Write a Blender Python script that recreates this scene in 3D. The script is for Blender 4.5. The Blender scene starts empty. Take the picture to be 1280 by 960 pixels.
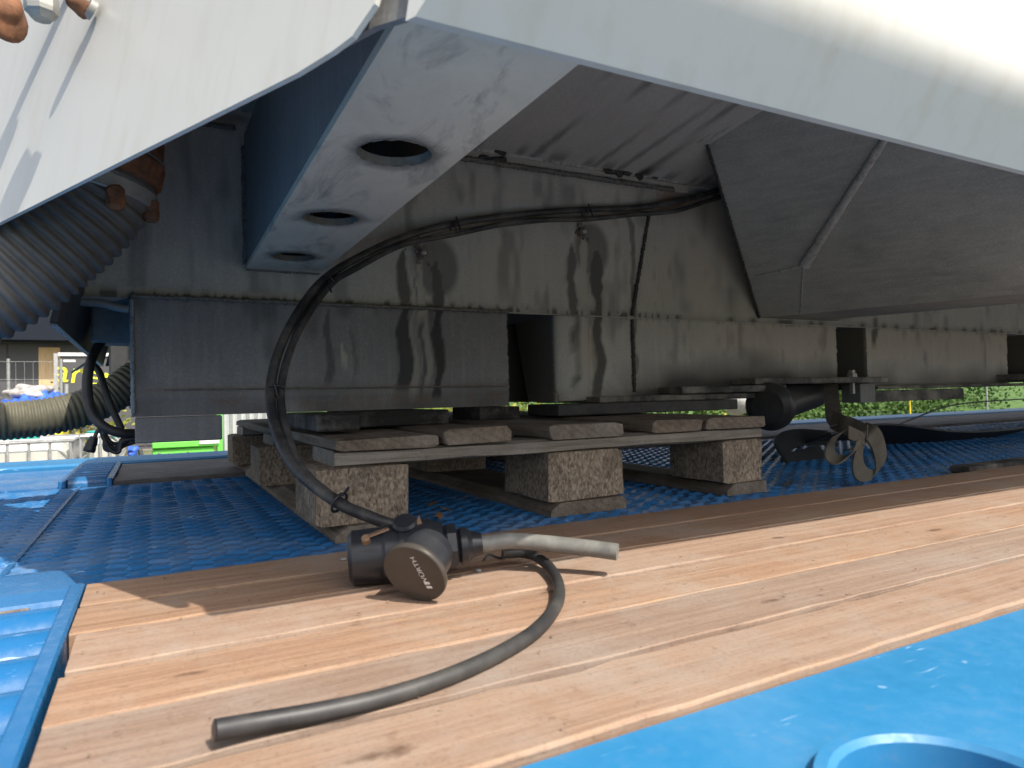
import bpy, bmesh, math, random
import numpy as np
from mathutils import Vector, Matrix
from mathutils.geometry import delaunay_2d_cdt
random.seed(7); rng = np.random.default_rng(7)
S = bpy.context.scene; COL = S.collection
PI = math.pi

# ------------------------------------------------------------------ camera, world, sun, exposure
FPX = 848.84                                                     # focal length in pixels of a 1280 wide frame
CAM = np.array([-.2182, -.9122, .1917])
ROT = np.array([[.8833, -.4683, -.0227], [-.012, .0259, -.9996], [.4687, .8832, .0172]])   # rows: right, down, forward
cd = bpy.data.cameras.new('camera'); cam = bpy.data.objects.new('camera', cd); COL.objects.link(cam)
cd.sensor_width = 36; cd.sensor_fit = 'HORIZONTAL'; cd.lens = FPX / 1280 * 36
cd.clip_start = .01; cd.clip_end = 2000
m = Matrix.Identity(4)
for r_ in range(3):
    m[r_][0] = ROT[0][r_]; m[r_][1] = -ROT[1][r_]; m[r_][2] = -ROT[2][r_]; m[r_][3] = CAM[r_]
cam.matrix_world = m; S.camera = cam
cd.dof.use_dof = True; cd.dof.focus_distance = 1.15; cd.dof.aperture_fstop = 12.0

SUN = Vector((-.086, .285, -.385)).normalized()                  # the way the light travels
to_sun = -SUN
el = math.asin(to_sun.z); az = math.atan2(to_sun.x, to_sun.y)
w = bpy.data.worlds.new('World'); S.world = w; w.use_nodes = True
nt = w.node_tree; sk = nt.nodes.new('ShaderNodeTexSky'); sk.sky_type = 'NISHITA'; sk.sun_disc = False
sk.sun_elevation = el; sk.sun_rotation = az; sk.air_density = .8; sk.dust_density = 3.5; sk.ozone_density = .6
hs = nt.nodes.new('ShaderNodeHueSaturation'); hs.inputs['Saturation'].default_value = .45
nt.links.new(sk.outputs[0], hs.inputs['Color']); nt.links.new(hs.outputs[0], nt.nodes['Background'].inputs[0]); nt.nodes['Background'].inputs[1].default_value = .125
ld = bpy.data.lights.new('sun', 'SUN'); lo = bpy.data.objects.new('sun', ld); COL.objects.link(lo)
ld.energy = 3.2; ld.angle = math.radians(.5); ld.color = (1, .925, .81)
lo.rotation_euler = SUN.to_track_quat('-Z', 'Y').to_euler(); lo.location = (0, -4, 6)
S.view_settings.view_transform = 'Standard'; S.view_settings.look = 'None'
S.view_settings.exposure = 0.93; S.view_settings.gamma = 1
S.cycles.max_bounces = 10; S.cycles.diffuse_bounces = 6; S.cycles.glossy_bounces = 4
S.cycles.use_denoising = True; S.cycles.caustics_reflective = False; S.cycles.caustics_refractive = False

def at(u, v, X=None, Y=None, Z=None):
    """measured point: where the sight line of a photograph pixel meets a known plane"""
    d = ROT.T @ np.array([(u - 640) / FPX, (v - 480) / FPX, 1.])
    t = (X - CAM[0]) / d[0] if X is not None else (Y - CAM[1]) / d[1] if Y is not None else (Z - CAM[2]) / d[2]
    return Vector(CAM + t * d)
def on(u, v, p, n):
    d = Vector(ROT.T @ np.array([(u - 640) / FPX, (v - 480) / FPX, 1.])); c = Vector(CAM)
    return c + d * ((p - c).dot(n) / d.dot(n))

# ------------------------------------------------------------------ mesh helpers
class MB:
    def __init__(s): s.v = []; s.f = []; s.smooth = set()
    def add(s, vs, fs, smooth=False):
        o = len(s.v); s.v += [tuple(p) for p in vs]
        for f in fs:
            if smooth: s.smooth.add(len(s.f))
            s.f.append(tuple(i + o for i in f))
        return s
    def box(s, x0, x1, y0, y1, z0, z1, ch=0.0):
        if ch <= 0:
            vs = [(x, y, z) for z in (z0, z1) for y in (y0, y1) for x in (x0, x1)]
            return s.add(vs, [(0, 2, 3, 1), (4, 5, 7, 6), (0, 1, 5, 4), (2, 6, 7, 3), (0, 4, 6, 2), (1, 3, 7, 5)])
        bm = bmesh.new(); bmesh.ops.create_cube(bm, size=1)
        for v in bm.verts:
            v.co = ((x0 + x1) / 2 + v.co.x * (x1 - x0), (y0 + y1) / 2 + v.co.y * (y1 - y0), (z0 + z1) / 2 + v.co.z * (z1 - z0))
        bmesh.ops.bevel(bm, geom=bm.edges[:], offset=ch, segments=1, affect='EDGES')
        return s.bm(bm)
    def bm(s, bm):
        bm.verts.ensure_lookup_table()
        for i, v in enumerate(bm.verts): v.index = i
        s.add([v.co[:] for v in bm.verts], [tuple(v.index for v in f.verts) for f in bm.faces]); bm.free(); return s
    def hexa(s, p):                                             # eight corners, bottom ring then top ring
        return s.add(p, [(0, 3, 2, 1), (4, 5, 6, 7), (0, 1, 5, 4), (1, 2, 6, 5), (2, 3, 7, 6), (3, 0, 4, 7)])
    def prism(s, poly, d):                                      # planar outline pushed along vector d
        n = len(poly); d = Vector(d); a = [Vector(p) for p in poly]
        return s.add(a + [p + d for p in a], [tuple(range(n))[::-1], tuple(range(n, 2 * n))] + [(i, (i + 1) % n, (i + 1) % n + n, i + n) for i in range(n)])
    def tube(s, path, r, n=12, caps=True, smooth=True):         # r: number or list of radii
        P = [Vector(p) for p in path]; k = len(P); R = [r] * k if not hasattr(r, '__len__') else r
        t0 = (P[1] - P[0]).normalized(); nn = t0.orthogonal().normalized(); vs = []
        for i in range(k):
            t = (P[min(i + 1, k - 1)] - P[max(i - 1, 0)]).normalized()
            nn = (nn - t * nn.dot(t)).normalized(); b = t.cross(nn)
            vs += [P[i] + (nn * math.cos(2 * PI * j / n) + b * math.sin(2 * PI * j / n)) * R[i] for j in range(n)]
        fs = [(i * n + j, i * n + (j + 1) % n, (i + 1) * n + (j + 1) % n, (i + 1) * n + j) for i in range(k - 1) for j in range(n)]
        s.add(vs, fs, smooth)
        if caps: s.add(vs[:n], [tuple(range(n))[::-1]]); s.add(vs[-n:], [tuple(range(n))])
        return s
    def lathe(s, p, axis, prof, n=24, smooth=True):             # prof: (distance along axis, radius)
        p = Vector(p); a = Vector(axis).normalized(); u = a.orthogonal().normalized(); b = a.cross(u); vs = []
        for (h, r) in prof: vs += [p + a * h + (u * math.cos(2 * PI * j / n) + b * math.sin(2 * PI * j / n)) * r for j in range(n)]
        k = len(prof)
        for i in range(k - 1):                                  # separate rings keep the edges of the profile crisp
            s.add(vs[i * n:(i + 2) * n], [(j, (j + 1) % n, n + (j + 1) % n, n + j) for j in range(n)], smooth)
        s.add(vs[:n], [tuple(range(n))[::-1]]); s.add(vs[-n:], [tuple(range(n))]); return s
    def ribbon(s, path, wd, w, t=.003):                         # band with thickness; wd: width directions
        P = [Vector(p) for p in path]; k = len(P); vs = []
        for i in range(k):
            d = Vector(wd[i]).normalized(); tt = (P[min(i + 1, k - 1)] - P[max(i - 1, 0)]).normalized(); nn = tt.cross(d).normalized()
            for a, b in ((-1, -1), (1, -1), (1, 1), (-1, 1)): vs.append(P[i] + d * (a * w / 2) + nn * (b * t / 2))
        fs = [(i * 4 + j, i * 4 + (j + 1) % 4, i * 4 + 4 + (j + 1) % 4, i * 4 + 4 + j) for i in range(k - 1) for j in range(4)]
        return s.add(vs, fs + [(3, 2, 1, 0), tuple(4 * k - 4 + j for j in range(4))])
    def blob(s, c, r, sub=2, amp=.25, squash=(1, 1, 1), seed=0):
        bm = bmesh.new(); bmesh.ops.create_icosphere(bm, subdivisions=sub, radius=1); R = random.Random(seed)
        ph = [(Vector((R.gauss(0, 1), R.gauss(0, 1), R.gauss(0, 1))) * 2.2, R.random() * 6) for _ in range(5)]
        for v in bm.verts:
            q = 1 + amp * sum(math.sin(v.co.dot(d) + p) for d, p in ph) / 3
            v.co = Vector(c) + Vector((v.co.x * squash[0], v.co.y * squash[1], v.co.z * squash[2])) * (r * q)
        o = len(s.f); s.bm(bm); s.smooth |= set(range(o, len(s.f))); return s
    def plate(s, outline, holes, frame, thick):                 # flat plate with holes; frame = (origin, u, v, normal)
        pts = [Vector(p) for p in outline]; edges = [(i, (i + 1) % len(outline)) for i in range(len(outline))]; fcs = [list(range(len(outline)))]
        for (cx, cy, r) in holes:
            o = len(pts); n = 40; pts += [Vector((cx + r * math.cos(2 * PI * j / n), cy + r * math.sin(2 * PI * j / n))) for j in range(n)]
            edges += [(o + j, o + (j + 1) % n) for j in range(n)]
        r = delaunay_2d_cdt(pts, edges, [], 4 if holes else 1, 1e-6)
        o, u, v, nm = [Vector(q) for q in frame]
        A = [o + u * p.x + v * p.y for p in r[0]]; k = len(A); T = [tuple(f) for f in r[2] if not any(math.hypot(sum(r[0][i].x for i in f) / len(f) - h[0], sum(r[0][i].y for i in f) / len(f) - h[1]) < h[2] * .99 for h in holes)]
        cnt = {}
        for f in T:
            for i in range(len(f)): e = (f[i], f[(i + 1) % len(f)]); cnt[e] = 1
        bd = [e for e in cnt if (e[1], e[0]) not in cnt]
        return s.add(A + [p + nm * thick for p in A], [f[::-1] for f in T] + [tuple(i + k for i in f) for f in T] + [(a, b, b + k, a + k) for a, b in bd])

def mesh(name, mb, mat):
    me = bpy.data.meshes.new(name); me.from_pydata(mb.v, [], mb.f)
    if mb.smooth:
        a = np.zeros(len(mb.f), dtype=bool); a[list(mb.smooth)] = True; me.polygons.foreach_set('use_smooth', a)
    me.update(); me.materials.append(mat); return me
def obj(name, mb, mat, parent=None, kind=None, label=None):
    o = bpy.data.objects.new(name, mb if isinstance(mb, bpy.types.Mesh) else mesh(name, mb, mat)); COL.objects.link(o)
    if parent is not None:
        o.parent = parent; r = parent
        T = r.matrix_world.copy() if r.parent is None else r.parent.matrix_world.copy()
        if r.parent is None: o.matrix_parent_inverse = Matrix.Translation(-Vector(r['at'] if 'at' in r else (0, 0, 0)))
    if kind: o['kind'] = kind
    if label: o['label'] = label
    return o
def tag(o, label, cat, group=None):
    o['label'] = label; o['category'] = cat
    if group: o['group'] = group
    return o
def thing(name, label, cat, loc, group=None):
    o = bpy.data.objects.new(name, None); COL.objects.link(o); o.location = loc; o.empty_display_size = .05
    o['at'] = [float(c) for c in loc]
    return tag(o, label, cat, group)
def clone(root, loc, label, group=None):                        # a copy of a thing with copies of its parts and sub-parts
    r = root.copy(); COL.objects.link(r); r.location = loc; r['label'] = label
    if group: r['group'] = group
    def rec(a, b):
        for ch in list(a.children):
            c = ch.copy(); COL.objects.link(c); c.parent = b; rec(ch, c)
    rec(root, r); return r
def smooth_path(P, k=8):
    P = [Vector(p) for p in P]; Q = [P[0] * 2 - P[1]] + P + [P[-1] * 2 - P[-2]]; out = []
    for i in range(1, len(Q) - 2):
        a, b, c, d = Q[i - 1:i + 3]
        for j in range(k):
            t = j / k
            out.append(.5 * ((2 * b) + (c - a) * t + (2 * a - 5 * b + 4 * c - d) * t * t + (3 * b - a - 3 * c + d) * t ** 3))
    return out + [P[-1]]
def vnoise(x, y, seed=0):                                       # smooth value noise in 0..1 for numpy arrays
    def h(i, j):
        n = np.sin(i * 127.1 + j * 311.7 + seed * 74.7) * 43758.5453; return n - np.floor(n)
    xi = np.floor(x); yi = np.floor(y); fx = x - xi; fy = y - yi; fx = fx * fx * (3 - 2 * fx); fy = fy * fy * (3 - 2 * fy)
    return (h(xi, yi) * (1 - fx) + h(xi + 1, yi) * fx) * (1 - fy) + (h(xi, yi + 1) * (1 - fx) + h(xi + 1, yi + 1) * fx) * fy

# ------------------------------------------------------------------ materials
class N:
    def __init__(s, name):
        s.m = bpy.data.materials.new(name); s.m.use_nodes = True; s.t = s.m.node_tree; s.b = s.t.nodes['Principled BSDF']
        s.co = s.t.nodes.new('ShaderNodeTexCoord').outputs['Object']
    def n(s, typ, **k):
        a = s.t.nodes.new('ShaderNode' + typ)
        for q, v in k.items(): setattr(a, q, v)
        return a
    def l(s, a, b): s.t.links.new(a, b)
    def vec(s, scale, offset=None, co=None):
        a = s.n('Mapping'); a.inputs['Scale'].default_value = scale; s.l(co or s.co, a.inputs[0])
        if offset is not None: s.l(offset, a.inputs['Location'])
        return a.outputs[0]
    def noise(s, vec, scale=1., detail=4, rough=.6, dist=0):
        a = s.n('TexNoise'); a.inputs['Scale'].default_value = scale; a.inputs['Detail'].default_value = detail
        a.inputs['Roughness'].default_value = rough; a.inputs['Distortion'].default_value = dist; s.l(vec, a.inputs['Vector']); return a.outputs[0]
    def ramp(s, fac, stops):
        a = s.n('ValToRGB'); e = a.color_ramp.elements
        while len(e) < len(stops): e.new(.5)
        for i, (p, c) in enumerate(stops):
            e[i].position = p; e[i].color = (*c, 1) if hasattr(c, '__len__') else (c, c, c, 1)
        s.l(fac, a.inputs[0]); return a.outputs[0]
    def mix(s, fac, a, b, mode='MIX'):
        q = s.n('Mix', data_type='RGBA', blend_type=mode)
        for i, v in ((0, fac), (6, a), (7, b)):
            if isinstance(v, bpy.types.NodeSocket): s.l(v, q.inputs[i])
            else: q.inputs[i].default_value = v if i == 0 else (*v, 1)
        return q.outputs[2]
    def math(s, op, a, b=0.):
        q = s.n('Math', operation=op)
        for i, v in ((0, a), (1, b)):
            if isinstance(v, bpy.types.NodeSocket): s.l(v, q.inputs[i])
            else: q.inputs[i].default_value = v
        return q.outputs[0]
    def attr(s, name):
        a = s.n('Attribute'); a.attribute_name = name; q = s.n('SeparateColor'); s.l(a.outputs['Color'], q.inputs[0]); return q.outputs
    def bump(s, h, strength=.3, dist=.002):
        a = s.n('Bump'); a.inputs['Strength'].default_value = strength; a.inputs['Distance'].default_value = dist
        s.l(h, a.inputs['Height']); s.l(a.outputs[0], s.b.inputs['Normal'])
    def out(s, col=None, rough=.6, metal=0., spec=.5):
        for i, v in (('Base Color', col), ('Roughness', rough), ('Metallic', metal), ('Specular IOR Level', spec)):
            if v is None: continue
            if isinstance(v, bpy.types.NodeSocket): s.l(v, s.b.inputs[i])
            else: s.b.inputs[i].default_value = (*v, 1) if hasattr(v, '__len__') else v
        return s.m

def steel(name, dark, light, dust, rough=.62, streak=(70, 70, 4), stains_shade=True, dustmin=.45):
    s = N(name); big = s.noise(s.co, 5, 6, .65); st = s.noise(s.vec(streak), 1, 5, .7); fine = s.noise(s.co, 260, 3, .7)
    c = s.mix(s.ramp(big, [(.3, 0), (.7, 1)]), dark, light)
    c = s.mix(s.ramp(st, [(dustmin, 0), (.75, .5)]), c, dust)
    c = s.mix(s.ramp(fine, [(.35, .2), (.6, 0)]), c, tuple(q * .45 for q in dark))
    c = s.mix(s.ramp(fine, [(.62, 0), (.8, .45)]), c, tuple(min(1, q * 1.7) for q in dust))
    if stains_shade:
        du = s.n('Attribute'); du.attribute_name = 'dust'; c = s.mix(s.math('MULTIPLY', du.outputs['Fac'], s.ramp(fine, [(.3, .45), (.6, .95)])), c, (.52, .46, .365))  # dust tan that also carries the painted bounce light
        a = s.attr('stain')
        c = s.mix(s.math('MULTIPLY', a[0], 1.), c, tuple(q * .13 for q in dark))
        c = s.mix(s.math('MULTIPLY', a[1], .85), c, (.47, .44, .37))
        c = s.mix(s.math('MULTIPLY', a[2], .8), c, (.20, .10, .055))
    h = s.math('ADD', s.math('MULTIPLY', fine, .5), s.math('MULTIPLY', big, 1.))
    s.bump(h, .35, .0016)
    return s.out(c, s.ramp(big, [(.2, rough + .02), (.8, rough + .22)]), 0, .2)
M = {}
M['wall'] = steel('dusty_grey_steel', (.43, .42, .39), (.54, .52, .47), (.62, .585, .51))
M['beam'] = steel('dark_dusty_steel', (.20, .20, .20), (.27, .265, .26), (.35, .335, .30), dustmin=.5)
M['over'] = steel('overhead_grey_steel', (.50, .485, .45), (.58, .56, .515), (.64, .61, .55), streak=(60, 9, 9))
M['gusset'] = steel('gusset_dark_steel', (.29, .292, .27), (.46, .455, .41), (.56, .55, .49), streak=(14, 14, 90), stains_shade=False, dustmin=.4)
def pale_steel():
    s = N('pale_worn_steel'); a = s.noise(s.co, 7, 6, .7, .6); b = s.noise(s.vec((22, 7, 22)), 1, 6, .7, .8); f = s.noise(s.co, 220, 2, .6)
    c = s.mix(s.ramp(a, [(.35, 0), (.65, 1)]), (.56, .535, .45), (.68, .645, .54))
    c = s.mix(s.ramp(b, [(.52, 0), (.7, .75)]), c, (.22, .215, .20))
    c = s.mix(s.ramp(f, [(.64, 0), (.75, .4)]), c, (.5, .49, .47))
    for (hx, hy) in ((-.012, -.298), (-.013, -.043), (-.013, .214)):   # grime round the holes, shade painted on their inner walls
        vm = s.n('VectorMath', operation='SUBTRACT'); vm.inputs[1].default_value = (hx, hy, 0); s.l(s.co, vm.inputs[0])
        ln = s.n('VectorMath', operation='LENGTH'); s.l(s.vec((1, 1, 0), None, vm.outputs[0]), ln.inputs[0])
        d = s.math('ADD', ln.outputs['Value'], s.math('MULTIPLY', s.math('SUBTRACT', s.noise(s.co, 30, 4), .5), .035))
        c = s.mix(s.ramp(d, [(.036, .75), (.052, 0)]), c, (.12, .12, .118)); c = s.mix(s.ramp(ln.outputs['Value'], [(.0347, 1), (.0351, 0)]), c, (.035, .034, .033))
    s.bump(s.math('ADD', a, s.math('MULTIPLY', f, .3)), .2, .002)
    return s.out(c, s.ramp(b, [(.3, .42), (.7, .68)]), 0, .45)
M['pale'] = pale_steel()
def white_paint():
    s = N('white_paint'); a = s.noise(s.co, 4, 5, .6); st = s.noise(s.vec((40, 40, 1.5)), 1, 4, .6); f = s.noise(s.co, 70, 3, .6)
    c = s.mix(s.ramp(a, [(.3, 0), (.75, 1)]), (.56, .55, .505), (.60, .59, .55))
    c = s.mix(s.ramp(st, [(.5, 0), (.78, .4)]), c, (.46, .42, .33))
    c = s.mix(s.ramp(f, [(.70, 0), (.76, .35)]), c, (.45, .43, .38))
    s.bump(a, .08, .003)
    return s.out(c, .38, 0, .5)
M['white'] = white_paint()
def blue_paint(name, base, dirt, scratch=True, rough=.38):
    s = N(name); a = s.noise(s.co, 6, 6, .65); f = s.noise(s.co, 90, 4, .65); sc = s.noise(s.vec((28, 300, 60)), 1, 3, .55); sp = s.noise(s.co, 38, 2, .5)
    c = s.mix(s.ramp(a, [(.3, 0), (.7, 1)]), tuple(q * .86 for q in base), base)
    c = s.mix(s.ramp(a, [(.48, 0), (.78, dirt)]), c, (.33, .32, .28))
    c = s.mix(s.ramp(f, [(.56, 0), (.72, dirt)]), c, (.20, .15, .10))
    if scratch:
        k = s.math('MULTIPLY', s.ramp(sc, [(.66, 0), (.72, 1)]), s.ramp(s.noise(s.co, 9, 2), [(.5, 0), (.62, .75)]))
        c = s.mix(k, c, (.55, .72, .85)); c = s.mix(s.ramp(sp, [(.745, 0), (.765, .3)]), c, (.45, .62, .75))
    s.bump(s.math('ADD', a, s.math('MULTIPLY', f, .4)), .12, .002)
    return s.out(c, s.ramp(f, [(.3, rough - .08), (.7, rough + .22)]), 0, .5)
M['blue'] = blue_paint('blue_gloss_paint', (.024, .19, .40), .10)
M['tread'] = blue_paint('worn_blue_tread_paint', (.028, .165, .40), .45, rough=.30)
M['tube'] = blue_paint('blue_tube_paint', (.014, .135, .34), .05, rough=.2)
def wood(name, pal, dark, axis=0, scale=1., knots=True, grey=(.36, .33, .30), greyamt=.5, wear=None, contrast=1., vary=.22, spots=()):
    s = N(name); oi = s.n('ObjectInfo'); off = s.n('CombineXYZ'); rnd = oi.outputs['Random']
    for i in range(3): s.l(s.math('MULTIPLY', rnd, 13.7 + 5 * i), off.inputs[i])
    def sc(a, b): q = [a * scale] * 3; q[axis] = b * scale; return s.vec(q, off.outputs[0])
    wob = s.n('Mix', data_type='VECTOR'); wob.inputs[0].default_value = .035; s.l(s.co, wob.inputs[4]); nz = s.n('TexNoise'); nz.inputs['Scale'].default_value = 4; s.l(s.co, nz.inputs[0]); s.l(nz.outputs[1], wob.inputs[5])
    g = s.noise(sc(120, 3.2), 1, 5, .65, .3); g2 = s.noise(sc(420, 11), 1, 3, .6); big = s.noise(sc(16, 1.5), 1, 5, .6); mid = s.noise(sc(55, 1.8), 1, 4, .6, .6)
    wv = s.n('TexWave', wave_type='RINGS', rings_direction='XYZ'[axis]); wv.inputs['Scale'].default_value = 30 * scale; wv.inputs['Distortion'].default_value = 3.5; wv.inputs['Detail'].default_value = 3; wv.inputs['Detail Scale'].default_value = .8
    q4 = [1., 1., 1.]; q4[axis] = .10; s.l(s.vec(q4, off.outputs[0], wob.outputs[1]), wv.inputs['Vector'])
    c = s.mix(s.ramp(big, [(.3, 0), (.7, 1)]), pal[0], pal[1])
    c = s.mix(s.ramp(wv.outputs['Fac'], [(.1, .26 * contrast), (.5, 0)]), c, dark)
    c = s.mix(s.ramp(mid, [(.34, .4 * contrast), (.5, 0)]), c, dark)
    c = s.mix(s.ramp(g, [(.34, .5 * contrast), (.52, 0)]), c, dark)
    c = s.mix(s.ramp(g, [(.56, 0), (.8, .4)]), c, pal[2])
    c = s.mix(s.ramp(g2, [(.33, .4 * contrast), (.5, 0)]), c, dark)
    c = s.mix(s.ramp(s.noise(s.vec((7, 7, 7), off.outputs[0]), 1, 7, .72), [(.46, 0), (.68, greyamt)]), c, grey)
    sp1 = s.noise(s.vec((60, 60, 60), off.outputs[0]), 1, 4, .7); c = s.mix(s.ramp(sp1, [(.60, 0), (.74, .5)]), c, tuple(q * .8 for q in dark))
    sp2 = s.noise(s.vec((300, 300, 300), off.outputs[0]), 1, 3, .7); c = s.mix(s.ramp(sp2, [(.3, .4), (.45, 0)]), c, dark); c = s.mix(s.ramp(sp2, [(.58, 0), (.75, .3)]), c, pal[2])
    if knots:
        vo = s.n('TexVoronoi'); vo.inputs['Scale'].default_value = 1; q5 = [12., 12., 12.]; q5[axis] = 3.0
        dv = s.n('Mix', data_type='VECTOR'); dv.inputs[0].default_value = .05; s.l(s.vec(q5, off.outputs[0]), dv.inputs[4]); nk = s.n('TexNoise'); nk.inputs['Scale'].default_value = 40; s.l(s.co, nk.inputs[0]); s.l(nk.outputs[1], dv.inputs[5])
        s.l(dv.outputs[1], vo.inputs['Vector']); sp = s.n('SeparateColor'); s.l(vo.outputs['Color'], sp.inputs[0])
        k = s.math('MULTIPLY', s.ramp(vo.outputs['Distance'], [(.05, 1), (.17, 0)]), s.ramp(sp.outputs[0], [(.66, 0), (.70, .85)]))
        c = s.mix(k, c, tuple(q * .5 for q in dark))
    for (kx, ky, ks) in spots:                                    # knots with rings round them
        vm = s.n('VectorMath', operation='SUBTRACT'); vm.inputs[1].default_value = (kx, ky, 0); s.l(s.co, vm.inputs[0])
        q = s.vec((16 / ks, 62 / ks, 0), None, vm.outputs[0]); ln = s.n('VectorMath', operation='LENGTH'); s.l(q, ln.inputs[0])
        d = s.math('ADD', ln.outputs['Value'], s.math('MULTIPLY', s.noise(s.co, 70, 3), 1.1))
        c = s.mix(s.ramp(d, [(.0, .85), (.62, .75), (.98, 0)]), c, tuple(q_ * .6 for q_ in dark)); 
        c = s.mix(s.ramp(s.math('PINGPONG', d, .28), [(.0, .0), (.18, .0), (.28, .28)]), c, dark) if False else c
    if wear: 
        a_ = s.attr('wear'); c = s.mix(s.math('MULTIPLY', a_[0], .42), c, wear)
    hv = s.n('HueSaturation'); s.l(s.math('ADD', s.math('MULTIPLY', rnd, vary), 1.02 - vary / 2), hv.inputs['Value']); s.l(s.math('ADD', s.math('MULTIPLY', s.math('FRACT', s.math('MULTIPLY', rnd, 7.3)), .3), .84), hv.inputs['Saturation']); s.l(c, hv.inputs['Color'])
    s.bump(s.math('ADD', g, s.math('MULTIPLY', g2, .7)), .45, .0012)
    return s.out(hv.outputs[0], .75, 0, .25)
KNOTS = [(-.03, -.30, 1.), (.655, -.40, .8), (.62, -.545, 1.2), (.10, -.37, .6), (.93, -.27, .7), (.25, -.50, .6), (.45, -.33, .7), (-.12, -.57, .9), (-.2, -.405, .6), (1.4, -.33, 1.)]
M['plank'] = wood('deck_plank_wood', ((.275, .172, .115), (.325, .222, .156), (.41, .315, .24)), (.14, .08, .052), wear=(.43, .31, .20), grey=(.30, .245, .20), contrast=.62, greyamt=.8, spots=KNOTS)
M['plank_far'] = wood('weathered_plank_wood', ((.16, .145, .135), (.20, .18, .165), (.26, .24, .22)), (.07, .06, .055), wear=(.10, .085, .08))
M['pallet_y'] = wood('pallet_wood_lengthwise', ((.185, .15, .115), (.25, .205, .155), (.33, .28, .215)), (.07, .052, .038), axis=1, knots=False)
M['pallet_x'] = wood('pallet_wood_crosswise', ((.26, .225, .175), (.33, .29, .23), (.42, .37, .30)), (.11, .088, .065), axis=0, scale=1.3, knots=False)
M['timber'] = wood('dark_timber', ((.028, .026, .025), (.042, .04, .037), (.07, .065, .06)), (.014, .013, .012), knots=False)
def chipboard():
    s = N('pressed_chip_block'); oi = s.n('ObjectInfo'); v = s.n('TexVoronoi'); v.inputs['Scale'].default_value = 330
    v2 = s.n('TexVoronoi'); v2.inputs['Scale'].default_value = 1; s.l(s.vec((380, 380, 180)), v2.inputs['Vector']); s.l(s.vec((1, 1, .55)), v.inputs['Vector'])
    sep = s.n('SeparateColor'); s.l(v.outputs['Color'], sep.inputs[0]); se2 = s.n('SeparateColor'); s.l(v2.outputs['Color'], se2.inputs[0])
    c = s.ramp(sep.outputs[0], [(0, (.12, .08, .05)), (.45, (.28, .205, .14)), (1, (.50, .40, .29))])
    c = s.mix(.45, c, s.ramp(se2.outputs[1], [(0, (.12, .095, .07)), (1, (.42, .37, .30))]))
    c = s.mix(s.ramp(s.noise(s.co, 14, 5, .7), [(.45, 0), (.7, .75)]), c, (.11, .09, .07))
    s.bump(s.math('ADD', sep.outputs[0], se2.outputs[1]), .4, .001); return s.out(c, .9, 0, .2)
M['chip'] = chipboard()
def plain(name, col, rough=.6, metal=0., var=.25, scale=30., spec=.5, bump=.15, dusty=None):
    s = N(name); a = s.noise(s.co, scale, 5, .65); c = s.mix(s.ramp(a, [(.3, 0), (.7, 1)]), tuple(q * (1 - var) for q in col), tuple(min(1, q * (1 + var)) for q in col))
    if dusty: c = s.mix(s.ramp(s.noise(s.co, scale * .35, 6, .7), [(.42, 0), (.7, dusty[3])]), c, dusty[:3])
    s.bump(a, bump, .0015); return s.out(c, rough, metal, spec)
M['rubber'] = plain('black_rubber', (.022, .022, .024), .5, dusty=(.12, .115, .10, .5))
M['cable'] = plain('black_cable', (.024, .025, .028), .48, dusty=(.16, .15, .135, .8), scale=40)
M['cable_dusty'] = plain('dusty_cable', (.07, .065, .06), .6, dusty=(.22, .2, .165, .8), scale=60)
M['cable_grey'] = plain('grey_worn_cable', (.13, .13, .12), .5, dusty=(.32, .31, .28, .7), scale=35)
M['plastic'] = plain('black_plastic', (.014, .016, .022), .33, dusty=(.06, .06, .06, .4), scale=40)
M['disc'] = plain('brown_grey_lid', (.042, .036, .031), .36, dusty=(.085, .075, .065, .55), scale=28)
M['print'] = plain('white_print', (.75, .75, .73), .5, var=.05)
M['brass'] = plain('worn_brass', (.24, .15, .09), .6, .2, dusty=(.14, .10, .07, .7))
M['rust'] = plain('orange_rust', (.20, .085, .038), .85, var=.6, scale=55, dusty=(.09, .05, .035, .8), bump=.6)
M['crust'] = plain('dry_grease_crust', (.17, .115, .085), .85, var=.7, scale=160, dusty=(.42, .38, .32, .8), bump=.6)
M['zinc'] = plain('zinc_grey', (.33, .33, .31), .45, .4, dusty=(.22, .2, .16, .5))
M['hose'] = plain('grey_ribbed_hose', (.105, .103, .10), .6, dusty=(.22, .21, .19, .65), scale=22)
M['hose_tan'] = plain('olive_ribbed_hose', (.10, .095, .065), .6, dusty=(.26, .24, .16, .6), scale=18)
M['weld'] = plain('weld_metal', (.13, .125, .115), .6, var=.5, scale=120, dusty=(.22, .2, .165, .6))
M['weld_lt'] = plain('light_weld_metal', (.42, .41, .38), .6, var=.4, scale=90, dusty=(.55, .53, .48, .6))
M['weld_dk'] = plain('sooty_weld', (.035, .034, .033), .7, var=.5, scale=120, dusty=(.09, .08, .065, .6))
M['ledge'] = plain('dust_edged_plate', (.045, .045, .045), .75, var=.4, scale=22, dusty=(.34, .315, .26, .95))
M['sole'] = plain('sooty_sole_plate', (.035, .036, .04), .7, var=.4, scale=30, dusty=(.12, .11, .095, .7))
M['drum'] = plain('black_oily_drum', (.03, .03, .032), .38, dusty=(.10, .09, .075, .55), scale=26)
M['strap'] = plain('khaki_webbing', (.085, .075, .058), .85, dusty=(.17, .15, .115, .7), scale=40)
M['mat'] = plain('black_rubber_sheet', (.02, .022, .025), .6, dusty=(.07, .08, .085, .5), scale=12)
M['steelblue'] = plain('pale_blue_primer', (.20, .235, .26), .55, dusty=(.10, .105, .105, .6), scale=20)
M['sidedark'] = plain('dark_side_plate', (.05, .055, .062), .6, dusty=(.1, .1, .1, .5))
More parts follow.
